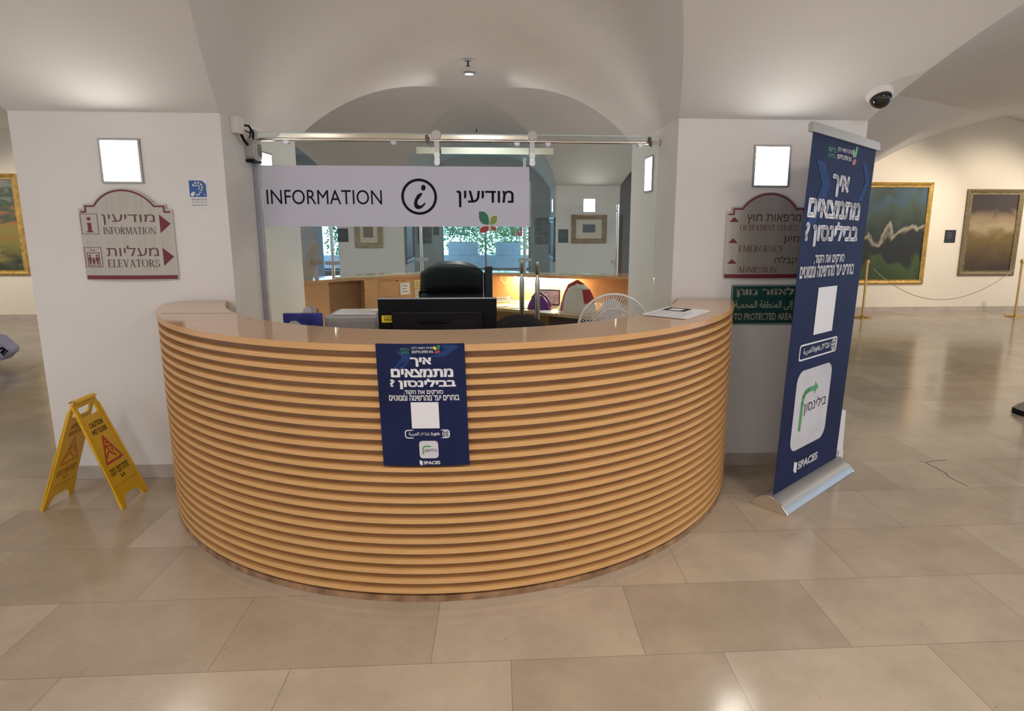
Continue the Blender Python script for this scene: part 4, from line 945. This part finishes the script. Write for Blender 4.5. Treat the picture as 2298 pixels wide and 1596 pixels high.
# desk fan
fa = thing('desk_fan', 'white desk fan with a round wire grille inside the right of the desk', 'fan', (.705, -.13, WT), radians(-6))
FC, FR = .242, .222
def ringtube(b, r, y, t, n=48): b.tube([(r*cos(2*pi*k/n), y, FC+r*sin(2*pi*k/n)) for k in range(n)], t, 8, closed=True)
for nm, sgn in (('front_grille', -1), ('rear_grille', 1)):
    b = MB(); ringtube(b, FR, sgn*.012, .0075 if sgn < 0 else .005); ringtube(b, FR*.62, sgn*.057, .003)
    for k in range(80):
        a = 2*pi*k/80; tw = .35*sgn
        pts = [(rr*cos(a+tw*(rr/FR-1)), sgn*(.012+.062*(1-(rr/FR)**2)), FC+rr*sin(a+tw*(rr/FR-1))) for rr in (.045, .09, .14, .185, FR)]
        b.tube(pts, .0021 if sgn < 0 else .0014, 4)
    b.lathe([(.046, sgn*.070), (.046, sgn*.080), (.030, sgn*.086)], 20, 'y', (0, 0, FC)); b.build(nm, WHITEP, fa, smooth=True)
for k in range(3):
    b = MB(); a0_ = radians(95+120*k)
    def bf(i, j, a0_=a0_):
        r = .03+.165*i; half = .20+.42*sin(pi*min(1, .15+.75*i))*(1-.25*i)
        a = a0_+half*(2*j-1); rr = r*(1-.10*(2*j-1)**2*i)
        return (rr*cos(a), .016*(2*j-1), FC+rr*sin(a))
    b.grid(bf, 10, 8); b.build('blade', mat('blade_white', (.66, .66, .68), .25), fa, smooth=True)
b = MB(); b.lathe([(.040, -.02), (.044, .02), (.02, .03)], 20, 'y', (0, 0, FC)); b.build('hub', WHITEP, fa, smooth=True)
b = MB(); b.lathe([(.050, .085), (.055, .12), (.045, .16), (.02, .18)], 20, 'y', (0, 0, FC)); b.build('motor_housing', WHITEP, fa, smooth=True)
b = MB(); b.tube([(0, .12, FC-.02), (0, .10, .10), (0, .04, .02)], .018, 12); b.build('stem', WHITEP, fa, smooth=True)
b = MB(); b.lathe([(.115, .0005), (.115, .014), (.09, .024), (.02, .03)], 28); b.build('base', WHITEP, fa, smooth=True)

# ------------------------------------------------------------------ chairs
def office_chair(label, loc, rz, wd, ztop, zbot, arch, stitched, m):
    t = thing('office_chair', label, 'chair', loc, rz)
    def pad(z0, z1, w0, w1, dep, arc, y0):
        b = MB(); n = 16
        def f(i, j):
            u = 2*i-1; w_ = lerp(w0, w1, j)/2; v = j
            zt = z1-arc*abs(u)**2.6; z = lerp(z0, zt, v)
            return (u*w_, z)
        def front(i, j):
            x, z = f(i, j); u, v = 2*i-1, 2*j-1
            e = (max(0, 1-abs(u)**4)*max(0, 1-abs(v)**6))**.5
            return (x, y0-dep*e, z)
        def back(i, j):
            x, z = f(i, j); u, v = 2*i-1, 2*j-1
            e = (max(0, 1-abs(u)**4)*max(0, 1-abs(v)**6))**.5
            return (x, y0+.03*e, z)
        b.grid(front, n, 12); b.grid(back, n, 12)
        return b
    p = pad(ztop-.26 if stitched else zbot, ztop, wd, wd*.96, .07, arch, .0).build('headrest' if stitched else 'backrest', m, t, smooth=True)
    if stitched:
        b = pad(zbot, ztop-.24, wd*1.02, wd*1.03, .06, .01, .0); b.build('backrest', m, t, smooth=True)
        b = MB()
        for k in range(16):
            z = ztop-.10-.014*k; b.box(wd/2-.022, wd/2-.017, -.055, -.045, z, z+.009)
        b.build('stitching', WHITE, p)
        b = MB(); b.box(wd/2-.01, wd/2+.052, -.02, .04, zbot+.12, ztop-.045); b.build('side_wing', mat('charcoal_shell', (.030, .030, .042), .6), t, bevel=.008)
    b = MB(); b.prism([rrect(-wd*.48, wd*.48, -.46, .0, .08)], lambda u, v, d: (u, v, d), .44, .52); b.build('seat', m, t, bevel=.02, seg=3, smooth=True)
    b = MB(); b.tube([(0, -.2, .12), (0, -.2, .44)], .03, 12); b.build('column', BLACK, t, smooth=True)
    b = MB(); b.box(-.04, .04, .0, .03, .40, zbot+.1); b.box(-.04, .04, -.2, .03, .40, .43); b.build('back_bracket', BLACK, t)
    for k in range(5):
        a = 2*pi*k/5+.3; b = MB(); b.tube([(0, -.2, .115), (.27*cos(a), -.2+.27*sin(a), .075)], [.026, .016], 8); l = b.build('base_leg', BLACK, t, smooth=True)
        b = MB(); b.lathe([(.027, -.018), (.027, .018)], 14, 'x', (.27*cos(a), -.2+.27*sin(a), .0275)); b.build('caster', BLACK, l, smooth=True)
    return t
office_chair('black leather office chair with a high padded headrest behind the monitor', (-.385, 1.15, 0), 0, .54, 1.315, .62, .10, True, LEATHER)
office_chair('low black office chair with a rounded back, right of the monitor', (.115, .02, 0), radians(8), .46, 1.045, .62, .13, False, BLACKF)

# ------------------------------------------------------------------ curved counter at the back of the reception
BCP = [(-2.6, 1.35), (-2.3, 1.72), (-1.9, 2.16), (-1.62, 2.42), (-1.355, 2.60), (-.894, 2.92), (-.40, 3.03), (.10, 2.92), (.55, 2.68), (.95, 2.61), (1.40, 2.60), (1.9, 2.58)]
def cat_pts(P, m=6):
    r = []
    for i in range(len(P)-1):
        p0, p1, p2, p3 = P[max(0, i-1)], P[i], P[i+1], P[min(len(P)-1, i+2)]
        for k in range(m):
            t = k/m
            r.append(tuple(.5*((2*p1[c])+(-p0[c]+p2[c])*t+(2*p0[c]-5*p1[c]+4*p2[c]-p3[c])*t*t+(-p0[c]+3*p1[c]-3*p2[c]+p3[c])*t**3) for c in (0, 1)))
    return r+[P[-1]]
BC = cat_pts(BCP)
def off(P, d):
    o = []
    for i, p in enumerate(P):
        a, c = P[max(0, i-1)], P[min(len(P)-1, i+1)]; L = sqrt((c[0]-a[0])**2+(c[1]-a[1])**2)
        o.append((p[0]-(c[1]-a[1])/L*d, p[1]+(c[0]-a[0])/L*d))
    return o
def strip(P, d0, d1): return off(P, d0)+off(P, d1)[::-1]
PL = lambda u, v, d: (u, v, d)
CH = 1.05
bc = thing('back_counter', 'long curved beech counter along the back of the reception', 'counter', (0, 0, 0))
b = MB(); b.prism([strip(BC, 0, .36)], PL, CH-.03, CH); b.build('countertop', WOODTOP, bc)
il = next(i for i, p in enumerate(BC) if p[0] > -1.72); im = next(i for i, p in enumerate(BC) if p[0] > -1.36); ir = next(i for i, p in enumerate(BC) if p[0] > -.30)
b = MB(); b.prism([strip(BC[:il+1], .015, .035)], PL, .001, CH-.03); b.build('left_panel', CABWOOD, bc)
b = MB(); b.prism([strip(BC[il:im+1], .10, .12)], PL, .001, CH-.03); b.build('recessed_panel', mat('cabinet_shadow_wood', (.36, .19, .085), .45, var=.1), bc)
b = MB(); b.prism([strip(BC[im:ir+1], .02, .04)], PL, .001, CH-.03); b.build('cupboard_front', CABWOOD, bc)
b = MB(); b.prism([strip(BC[im+1:im+9], -.002, .018)], PL, .10, CH-.055); dr = b.build('cupboard_door', mat('door_wood', (.53, .30, .14), .38, var=.1, stretch=(2, 2, 12)), bc)
b = MB(); kx, ky = -1.10, 2.755; b.lathe([(.010, -.03), (.012, -.012), (.006, 0)], 14, 'y', (kx, ky, .996)); b.build('lock_knob', CHROME, dr, smooth=True)
b = MB(); b.lathe([(.007, -.012), (.007, 0)], 10, 'y', (kx+.06, ky+.035, .994)); b.build('keyhole', CHROME, dr, smooth=True)
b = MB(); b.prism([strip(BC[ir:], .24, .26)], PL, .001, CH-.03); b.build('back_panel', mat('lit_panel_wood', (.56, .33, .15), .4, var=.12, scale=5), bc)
b = MB(); b.prism([strip(BC[im-1:im+2], .0, .14)], PL, .001, CH-.031); b.build('side_panel', CABWOOD, bc)
wk = [(-.30, 2.72), (-.15, 2.52), (.236, 2.30), (.50, 2.08), (.755, 1.90), (1.15, 1.72), (1.5, 1.66), (1.62, 1.9), (1.62, 2.82)]
tail = [p for p in off(BC, .23) if -.30 <= p[0] <= 1.60][::-1]
b = MB(); b.prism([wk+tail], PL, .705, .735); b.build('worktop', mat('worktop_wood', (.52, .36, .20), .35, var=.08), bc)
b = MB(); b.prism([[(.48, 2.12), (.77, 1.93), (1.14, 1.75), (1.5, 1.70), (1.5, 2.4), (.9, 2.45)]], PL, .001, .70); pd = b.build('drawer_pedestal', mat('dark_pedestal', (.035, .022, .018), .4), bc)
b = MB(); b.lathe([(.012, -.02), (.010, 0)], 12, 'y', (.80, 1.905, .64)); b.lathe([(.012, -.02), (.010, 0)], 12, 'y', (.80, 1.905, .60)); b.build('drawer_lock', CHROME, pd, smooth=True)
# lamp under the counter
ul = thing('under_counter_lamp', 'glowing strip lamp under the back counter above the bags', 'lamp', (0, 0, 0))
b = MB()
lp = [p for p in off(BC, .15) if .12 <= p[0] <= .80]
b.prism([[(p[0], p[1]-.02) for p in lp]+[(p[0], p[1]+.02) for p in lp[::-1]]], PL, CH-.052, CH-.0305); b.build('tube', mat('warm_tube', (1.0, .78, .50), .5, var=.01, emit=150.0), ul)
# glass screens standing on the counter
scp = [(-1.70, 2.50), (-.872, 3.05), (.275, 2.96), (1.262, 2.74)]
tops = (1.83, 1.83, 2.30, 1.80)
gsn = thing('counter_glass_screen', 'row of glass panes between steel posts standing on the back counter', 'glass screen', (0, 0, CH))
for (x, y), zt in zip(scp, tops):
    b = MB(); b.tube([(x, y, .0005), (x, y, zt-CH)], .018, 12); p = b.build('post', STEEL, gsn, smooth=True)
    for z in ((.155,) if x < 1 else (.145, .70)):
        b = MB(); b.prism([rrect(x-.075, x+.075, z-.018, z+.018, .017)], lambda u, v, d: (u, y+d, v), -.030, -.018) if x < 1 else b.lathe([(.026, -.01), (.026, .01)], 16, 'y', (x-.04, y-.02, z)); b.build('glass_clamp', mat('lilac_steel', (.55, .54, .60), .3, .8), p)
for (a, c, zt) in ((scp[0], scp[1], 1.80), (scp[1], scp[2], 1.80), (scp[2], scp[3], 1.80)):
    d = Vector((c[0]-a[0], c[1]-a[1])).normalized(); nx, ny = -d.y*.004, d.x*.004
    a2 = (a[0]+d.x*.02, a[1]+d.y*.02); c2 = (c[0]-d.x*.02, c[1]-d.y*.02)
    b = MB(); b.prism([[(a2[0]-nx, a2[1]-ny), (c2[0]-nx, c2[1]-ny), (c2[0]+nx, c2[1]+ny), (a2[0]+nx, a2[1]+ny)]], PL, .010, zt-CH); b.build('pane', GLASS, gsn)
    b = MB(); b.prism([[(a2[0]-nx*4, a2[1]-ny*4), (c2[0]-nx*4, c2[1]-ny*4), (c2[0]+nx*4, c2[1]+ny*4), (a2[0]+nx*4, a2[1]+ny*4)]], PL, .0005, .010); b.build('bottom_channel', GLASSEDGE, gsn)

# notes on the cupboard door
def note(name, label, x, z0, z1, wd, m, ink=True):
    i = min(range(len(BC)), key=lambda k: abs(BC[k][0]-x)); o1 = off(BC, -.0085); y = o1[i][1]+(x-BC[i][0])*(o1[i+1][1]-o1[i-1][1])/(o1[i+1][0]-o1[i-1][0])
    an = atan2(o1[i+1][1]-o1[i-1][1], o1[i+1][0]-o1[i-1][0])
    t = thing(name, label, 'note', (x, y, z0), an); h = z1-z0
    b = MB(); b.box(-wd/2, wd/2, -.0012, 0, 0, h); b.build('sheet', m, t)
    b = MB()
    for k in range(3): b.box(-wd*.25, wd*(.25-.1*(k % 2)), -.0018, -.0013, h*(.72-.24*k), h*(.76-.24*k))
    b.build('handwriting', INK, t)
note('paper_note', 'white printed sheet stuck to the cupboard door below the knob', -1.035, .835, .965, .115, PAPER)
note('sticky_note', 'yellow sticky note with handwriting, left of the black chair', -.905, .895, .985, .085, mat('sticky_yellow', (.72, .60, .24), .7))
note('sticky_note', 'pale paper note just below the yellow sticky note', -.900, .79, .885, .085, mat('sticky_pale', (.72, .64, .46), .7))

# bags and papers on the worktop
bg = thing('handbag', 'white and red handbag standing on the back worktop', 'handbag', (.765, 2.16, .7355), radians(8))
def bagf(hw, hd, h, top):
    def f(i, j):
        a = 2*pi*i; zz = h*j; s = 1-(1-top)*j**1.6
        c, q_ = cos(a), sin(a); sg = lambda v, p: math.copysign(abs(v)**p, v)
        r = 1+.04*sin(3*a+4*j)
        return (hw*sg(c, .6)*s*r, hd*sg(q_, .6)*(s**1.4)*r, zz)
    return f
b = MB(); b.grid(bagf(.185, .10, .235, .62), 36, 14); b.flat([[(.18*cos(2*pi*k/20), .09*sin(2*pi*k/20)) for k in range(20)]], lambda u, v, d: (u, v, .001)); b.build('bag_body', mat('canvas_white', (.70, .66, .60), .7, bump=.2, bscale=40), bg, smooth=True)
RB = mat('bag_red', (.36, .025, .03), .55)
b = MB(); b.grid(lambda i, j: tuple(c*1.03 for c in bagf(.185, .10, .235, .62)(.77+.26*i, .38+.56*j)), 8, 6); b.build('red_panel', RB, bg, smooth=True)
b = MB(); b.grid(lambda i, j: tuple(c*1.03 for c in bagf(.185, .10, .235, .62)(.52+.06*i, .1+.8*j)), 6, 8); b.build('red_panel', RB, bg, smooth=True)
b = MB(); b.tube([(-.13, -.03, .19), (-.09, -.02, .27), (.0, .0, .305), (.06, .02, .27), (.10, .02, .22)], [.012, .016, .02, .016, .012], 8); b.build('handle', RB, bg, smooth=True)
b = MB(); b.grid(lambda i, j: (lerp(-.11, .10, i), .045*(2*j-1), .236+.045*sin(pi*j)*(1-.6*(2*i-1)**2)), 10, 6); b.build('flap', mat('canvas_white', (.7, .66, .6), .7), bg, smooth=True)
pb = thing('purse', 'small purple purse lying on the back worktop left of the handbag', 'purse', (.395, 2.36, .7355), radians(-30))
b = MB(); b.grid(bagf(.125, .07, .13, .45), 30, 12); b.build('purse_body', mat('purple_cloth', (.10, .015, .17), .6, var=.3, bump=.3, bscale=30), pb, smooth=True)
b = MB(); b.tube([(-.08, 0, .11), (-.04, 0, .16), (.03, 0, .165), (.10, -.01, .12), (.15, -.02, .04)], .012, 8); b.build('strap', mat('purple_strap', (.14, .03, .22), .5), pb, smooth=True)
pf = thing('framed_print', 'small dark framed print leaning at the back of the worktop beside the handbag', 'framed print', (.52, 2.66, .7355), radians(-20))
b = MB(); b.prism([rect(-.125, .125, 0, .17), rect(-.112, .112, .013, .157)[::-1]], XZ, 0, .012); b.build('frame', mat('dark_frame', (.06, .035, .03), .5), pf)
b = MB(); b.box(-.112, .112, .004, .010, .013, .157); b.build('print', mat('pale_print', (.62, .50, .62), .6, var=.25, scale=20), pf)
for i, (x, y, rz, lab, m) in enumerate(((.0, 2.62, .3, 'loose white papers on the worktop right of the black chair', PAPER), (.17, 2.50, -.2, 'cream papers on the worktop behind the door handle', mat('cream_paper', (.70, .62, .45), .7)), (.46, 2.16, -.6, 'white sheet on the worktop in front of the purple purse', PAPER))):
    t = thing('paper_sheets', lab, 'papers', (x, y, .7355), rz, 'papers on the back worktop')
    for k in range(3):
        b = MB(); b.box(-.10+.02*k, .10+.02*k, -.07-.01*k, .07, .002*k, .002*k+.0012); b.build('sheet', m, t)
cb = thing('cable', 'coiled pale cable heaped on the worktop behind the black chair', 'cable', (.03, 2.75, .737)); b = MB()
b.tube([(.07*cos(k*.5)*(1+.2*sin(k)), .05*sin(k*.5), .012+.0035*k*.5) for k in range(40)], .006, 6); b.build('coil', WHITEP, cb, smooth=True)
hk = thing('cable_loop', 'thin white cable loop hanging under the back counter edge', 'cable', (.05, 3.05, .93)); b = MB(); b.tube([(-.045, .0, .088), (-.035, 0, .03), (0, 0, .0), (.035, 0, .03), (.045, 0, .088)], .004, 6); b.build('loop', WHITEP, hk, smooth=True)
for i, (x, z) in enumerate(((.60, .945), (.68, .95), (.56, .895), (.65, .890))):
    i_ = min(range(len(BC)), key=lambda k: abs(BC[k][0]-x)); o1 = off(BC, .2385)
    t = MB(); t.lathe([(.020, -.001), (.020, 0)], 16, 'y'); o = t.build('sticker', mat('orange_sticker', (.66, .22, .08), .6), None); o.location = (x, o1[i_][1]+.25*(o1[i_][0]-x)*0-.012, z); o.rotation_euler = (0, 0, radians(-18))
    tag(o, ('round orange sticker on the lit panel, upper left of four', 'round orange sticker on the lit panel, upper right of four', 'round orange sticker on the lit panel, lower left of four', 'round orange sticker on the lit panel, lower right of four')[i], 'sticker', 'orange stickers on the lit panel')
# leaning board on the counter, dark box, white rack
lb = thing('display_stand', 'cardboard display stand seen from behind at the left end of the back counter', 'display stand', (-1.90, 2.36, CH), radians(28))
b = MB(); b.prism([[(-.13, 0), (.03, 0), (.115, .36), (.045, .37)]], XZ, 0, .008); b.build('leaning_panel', mat('grey_card', (.42, .39, .34), .8), lb)
b = MB(); b.prism([[(.02, .20), (.13, .19), (.13, .155), (.03, .15)]], XZ, -.012, -.004); b.build('strut', mat('brown_card', (.34, .30, .22), .8), lb)
b = MB(); b.prism([[(.05, .0), (.09, .0), (.10, .25), (.075, .26)]], XZ, .01, .016); b.build('inner_panel', mat('white_blue_card', (.45, .46, .60), .7), lb)
db = thing('dark_box', 'dark box at the left end of the back counter behind the display stand', 'box', (-2.13, 2.30, CH), radians(35)); b = MB(); b.box(-.12, .12, 0, .12, 0, .10); b.build('box_body', mat('dark_brown_box', (.03, .02, .02), .6), db, bevel=.004)
rk = thing('slatted_rack', 'white slatted rack seen between the back counter and the right pier', 'rack', (1.53, 3.25, 0))
b = MB()
for k in range(7): b.box(-.14, .14, 0, .02, .40+.085*k, .445+.085*k)
b.build('slats', mat('rack_white', (.72, .75, .78), .5), rk)
b = MB(); b.box(-.14, -.12, .02, .05, 0, 1.0); b.box(.12, .14, .02, .05, 0, 1.0); b.build('uprights', WHITEP, rk)

# ------------------------------------------------------------------ pictures and plaques
def picture(name, label, cat, loc, rz, wd, ht, fw, fm, canvas, mount=None, img=None, group=None, dep=.035):
    t = thing(name, label, cat, loc, rz, group)
    b = MB(); O = rect(-wd/2, wd/2, 0, ht); I = rect(-wd/2+fw, wd/2-fw, fw, ht-fw)
    o1 = rect(-wd/2+fw*.3, wd/2-fw*.3, fw*.3, ht-fw*.3); o2 = rect(-wd/2+fw*.75, wd/2-fw*.75, fw*.75, ht-fw*.75)
    loops = [(O, 0), (O, -dep*.7), (o1, -dep), (o2, -dep*.55), (I, -dep*.7), (I, -.004)]
    for (A, da), (B_, db_) in zip(loops[:-1], loops[1:]):
        for k in range(4):
            a, c, d_, e = A[k], A[(k+1) % 4], B_[(k+1) % 4], B_[k]
            b.quad((a[0], da, a[1]), (c[0], da, c[1]), (d_[0], db_, d_[1]), (e[0], db_, e[1]))
    b.build('frame', fm, t, fix=False)
    b = MB(); b.box(-wd/2+fw*.9, wd/2-fw*.9, -.010, -.001, fw*.9, ht-fw*.9); b.build('canvas' if not mount else 'mount', canvas if not mount else MOUNT, t)
    if mount:
        b = MB(); b.box(mount[0], mount[1], -.012, -.0101, mount[2], mount[3]); b.build('print', img, t)
    return t
P1 = painting_mat('painting_dark_green', [(0.0, (.03, .055, .012)), (.16, (.05, .08, .02)), (.26, (.012, .014, .010)), (.42, (.010, .013, .013)), (.49, (.34, .30, .22)), (.54, (.014, .022, .016)), (.72, (.035, .06, .035)), (.84, (.03, .075, .11)), (.95, (.02, .04, .03))], 1.3, (2.0, 1, 1.0), 3.1, (0.05, 1.75), .8)
P2 = painting_mat('painting_ochre', [(0.0, (.035, .022, .010)), (.22, (.085, .052, .014)), (.45, (.17, .11, .018)), (.58, (.40, .31, .17)), (.70, (.30, .21, .11)), (.80, (.045, .028, .018)), (.95, (.035, .022, .016))], 2.6, (1.0, 1, 1.3), 8.4, (0.05, 1.45), .35)
P3 = painting_mat('painting_foliage', [(0.0, (.02, .03, .012)), (.25, (.20, .17, .03)), (.45, (.22, .16, .025)), (.55, (.30, .10, .025)), (.65, (.05, .075, .03)), (.82, (.03, .045, .03)), (.95, (.16, .17, .14))], 4.5, (.7, 1, 1.6), 5.7, (0.05, 1.55), .9)
picture('painting', 'large dark green gilt-framed painting on the right gallery wall, beside the banner', 'painting', (6.80, YR-E_, .505), 0, 1.66, 1.79, .085, GOLD, P1)
picture('painting', 'ochre brown painting in a dull gilt frame near the right edge of the photo', 'painting', (8.80, YR-E_, .655), 0, 1.06, 1.53, .095, OLDGOLD, P2)
picture('painting', 'gilt-framed painting of green and yellow foliage on the left gallery wall', 'painting', (-8.65, YL-E_, .735), 0, 2.10, 1.60, .085, GOLD, P3)
def plaque(label, loc, wd, ht, rz=0):
    t = thing('wall_plaque', label, 'plaque', loc, rz); b = MB(); b.box(-wd/2, wd/2, -.006, 0, 0, ht); b.build('plate', mat('plaque_black', (.012, .012, .018), .4), t)
    b = MB()
    for k in range(4): b.box(-wd*.35, wd*(.1+.06*(k % 3)), -.0066, -.0061, ht*(.78-.14*k), ht*(.80-.14*k))
    b.build('lettering', mat('plaque_grey', (.22, .22, .25), .5), t)
plaque('small black plaque on the right gallery wall between the two paintings', (8.05, YR-E_, 1.245), .20, .225)
picture('picture', 'brown framed print with a wide mount on the far pier right of the reception', 'picture', (1.675, YB-E_, 1.20), 0, .668, .53, .088, FRAMEWOOD, MOUNT, (-.12, .12, .20, .35), mat('print_slate', (.075, .085, .12), .6))
picture('picture', 'pale wood framed print on the far left pier below the white band', 'picture', (-2.415, YB-E_, 1.115), 0, .51, .60, .095, mat('light_frame_wood', (.36, .27, .16), .5, var=.2, scale=14), MOUNT, (-.10, .08, .19, .47), mat('print_taupe', (.20, .16, .14), .6))
plaque('black plaque on the far pier beside the brown framed print', (1.192, YB-E_, 1.21), .188, .25)
plaque('black plaque on the far left pier beside the pale wood framed print', (-2.885, YB-E_, 1.225), .19, .245)
picture('picture', 'grey wooden framed picture seen edge-on on the inner side of the far left pier', 'picture', (-1.78+E_, YB+.68, .80), pi/2, 1.15, .85, .10, mat('grey_frame', (.20, .18, .16), .45, .2, var=.2), P2)
picture('picture', 'dark framed picture seen edge-on on the inner side of the far right pier', 'picture', (1.05-E_, YB+.68, .84), -pi/2, 1.15, .84, .10, mat('blue_dark_frame', (.05, .06, .09), .3, .3, var=.2), P1)
picture('picture', 'grey sepia picture on the window wall left of the window', 'picture', (-1.98, YF-E_, 1.0), 0, .36, .55, .035, OLDGOLD, painting_mat('sepia_print', [(.3, (.05, .045, .035)), (.5, (.13, .12, .09)), (.7, (.24, .22, .18))], 6, (1, 1, 1), 2.0))
picture('picture', 'pale framed landscape print on the window wall right of the window', 'picture', (1.12, YF-E_, .98), 0, .38, .70, .05, mat('light_frame_wood', (.36, .27, .16), .5), painting_mat('landscape_print', [(.3, (.12, .12, .11)), (.5, (.26, .26, .24)), (.7, (.36, .36, .34))], 5, (1, 1, 2), 6.0))
plaque('dark blue plaque on the window wall beside the sepia picture', (-1.68, YF-E_, 1.22), .15, .22)
# cabinet seen through the gap on the left
cbn = thing('white_cabinet', 'tall white cabinet lit by daylight in the gap behind the left pier', 'cabinet', (-4.22, 9.2, 0)); b = MB(); b.box(-.40, .40, 0, .5, .03, 1.72); b.build('carcass', mat('cabinet_white', (.78, .80, .82), .5), cbn, bevel=.004)
b = MB(); b.box(-.39, -.005, -.02, 0, .06, 1.70); dd = b.build('door', mat('cabinet_white', (.78, .8, .82), .5), cbn); b = MB(); b.box(-.05, -.035, -.045, -.02, .9, 1.05); b.build('handle', STEEL, dd)
b = MB(); b.box(.005, .39, -.02, 0, .06, 1.70); dd = b.build('door', mat('cabinet_white', (.78, .8, .82), .5), cbn); b = MB(); b.box(.035, .05, -.045, -.02, .9, 1.05); b.build('handle', STEEL, dd)
b = MB(); b.box(-.38, .38, .02, .48, .0005, .03); b.build('plinth', GREYP, cbn)
pp = thing('wooden_post', 'narrow brown wooden post in the gap behind the right pier', 'post', (2.595, 9.3, 0)); b = MB(); b.box(-.04, .04, -.04, .04, .001, 1.74); b.build('shaft', mat('post_wood', (.20, .10, .05), .5), pp)

# ------------------------------------------------------------------ rope barriers
def stanchion(label, loc):
    t = thing('rope_stanchion', label, 'stanchion', loc, 0, 'brass rope posts in front of the right gallery wall')
    b = MB(); b.lathe([(.15, .0005), (.15, .015), (.11, .03), (.03, .045)], 28); b.build('base', BRASS, t, smooth=True)
    b = MB(); b.tube([(0, 0, .04), (0, 0, .93)], .019, 14); b.build('pole', BRASS, t, smooth=True)
    b = MB(); b.lathe([(.02, .92), (.032, .93), (.032, .96), (.02, .985), (.005, .995)], 18); b.build('finial', BRASS, t, smooth=True)
    return t
s1 = stanchion('brass rope post beside the banner, in front of the dark green painting', (6.17, 6.1, 0))
dup(s1, (8.9, 6.1, 0), 'brass rope post in front of the ochre brown painting, at the right edge')
rp_ = thing('barrier_rope', 'thin rope sagging between the posts in front of the right gallery paintings', 'rope', (6.17, 6.1, 0))
b = MB(); b.tube([(2.73*k/24, 0, .93-1.9*.33*(1-(2*k/24-1)**2)) for k in range(1, 24)], .006, 6); b.build('cord', mat('rope_tan', (.45, .36, .22), .8), rp_, smooth=True)
bo = thing('barrier_post', 'steel barrier post with a black rubber foot cut off by the right edge', 'barrier post', (4.565, 0.95, 0))
b = MB(); b.lathe([(.135, .0005), (.135, .03), (.125, .045)], 28); b.build('rubber_foot', BLACK, bo, smooth=True)
b = MB(); b.lathe([(.125, .045), (.10, .075), (.055, .10), (.045, .12)], 28); b.build('base_cone', STEEL, bo, smooth=True)
b = MB(); b.tube([(0, 0, .11), (0, 0, .98)], .044, 20); b.build('tube', STEEL, bo, smooth=True)
# printed bag at the left edge
pk = thing('printed_bag', 'pale lilac bag with black letters on the floor at the left edge of the photo', 'bag', (-5.63, 3.25, 0.0), radians(0))
b = MB(); b.prism([[(-.9, .0), (-.30, .0), (.02, .07), (.13, .17), (.12, .20), (.0, .33), (-.25, .42), (-.9, .42)]], XZ, -.09, .09); b.build('bag_body', mat('lilac_cloth', (.48, .46, .62), .8, var=.12), pk, bevel=.03, seg=3, smooth=True)
b = MB(); fk = lambda u, v, d: (.040+u*cos(-.8)-v*sin(-.8), -.0925, .215+u*sin(-.8)+v*cos(-.8)); text(b, 'PWE', -.150, .085, -.045, .030, fk, 0, .05); b.build('lettering', INK, pk, fix=False)

# ------------------------------------------------------------------ on the vaults
dc = thing('dome_camera', 'white dome camera with a dark bubble on the vault above the banner', 'security camera', (2.225, -.205, 2.375))
b = MB(); b.lathe([(.072, .032), (.074, .0), (.066, -.030), (.060, -.034)], 30); b.build('housing', WHITEP, dc, smooth=True)
b = MB(); b.lathe([(.059, -.033)]+[(.059*cos(k*pi/16), -.034-.055*sin(k*pi/16)) for k in range(1, 8)], 30); b.build('bubble', mat('smoked_dome', (.012, .010, .010), .06), dc, smooth=True)
n_ = Vector((0, -.50, -.86)).normalized(); dc.rotation_mode = 'QUATERNION'; dc.rotation_quaternion = Vector((0, 0, -1)).rotation_difference(n_)
def sprinkler(label, loc, s=1.0):
    t = thing('sprinkler', label, 'sprinkler', loc, 0, 'ceiling sprinklers')
    b = MB(); b.lathe([(.038*s, .0), (.036*s, -.006*s), (.02*s, -.01*s)], 20); b.build('rosette', STEEL, t, smooth=True)
    b = MB(); b.tube([(0, 0, -.008*s), (0, 0, -.05*s)], .009*s, 10); b.lathe([(.022*s, -.050*s), (.022*s, -.053*s)], 16); b.build('head', mat('dark_metal', (.05, .05, .05), .4, .7), t)
    return t
sprinkler('ceiling sprinkler in front of the small round downlight', (-.302, 2.62, 3.197))
sprinkler('distant ceiling sprinkler seen just above the partition rail', (-.37, 6.7, 3.12))
dl = thing('downlight', 'small round recessed downlight in the reception vault', 'ceiling light', (-.318, 3.18, 3.197))
b = MB(); b.lathe([(.058, .004), (.058, -.004), (.048, -.006)], 26); b.build('trim_ring', CHROME, dl, smooth=True)
b = MB(); b.lathe([(.047, -.0061), (.020, -.0064)], 26); b.build('lens', mat('cool_lens', (.80, .86, 1.0), .3, var=.01, emit=1.6), dl)
cl = thing('ceiling_light', 'round ceiling fitting cut off by the top right corner', 'ceiling light', (3.38, -.55, 2.93))
b = MB(); b.lathe([(.07, .03), (.07, .0), (.055, -.008)], 26); b.build('trim_ring', BRASS, cl, smooth=True)
b = MB(); b.lathe([(.054, -.0081), (.02, -.009)], 26); b.build('lens', mat('amber_lens', (.5, .36, .25), .3), cl)
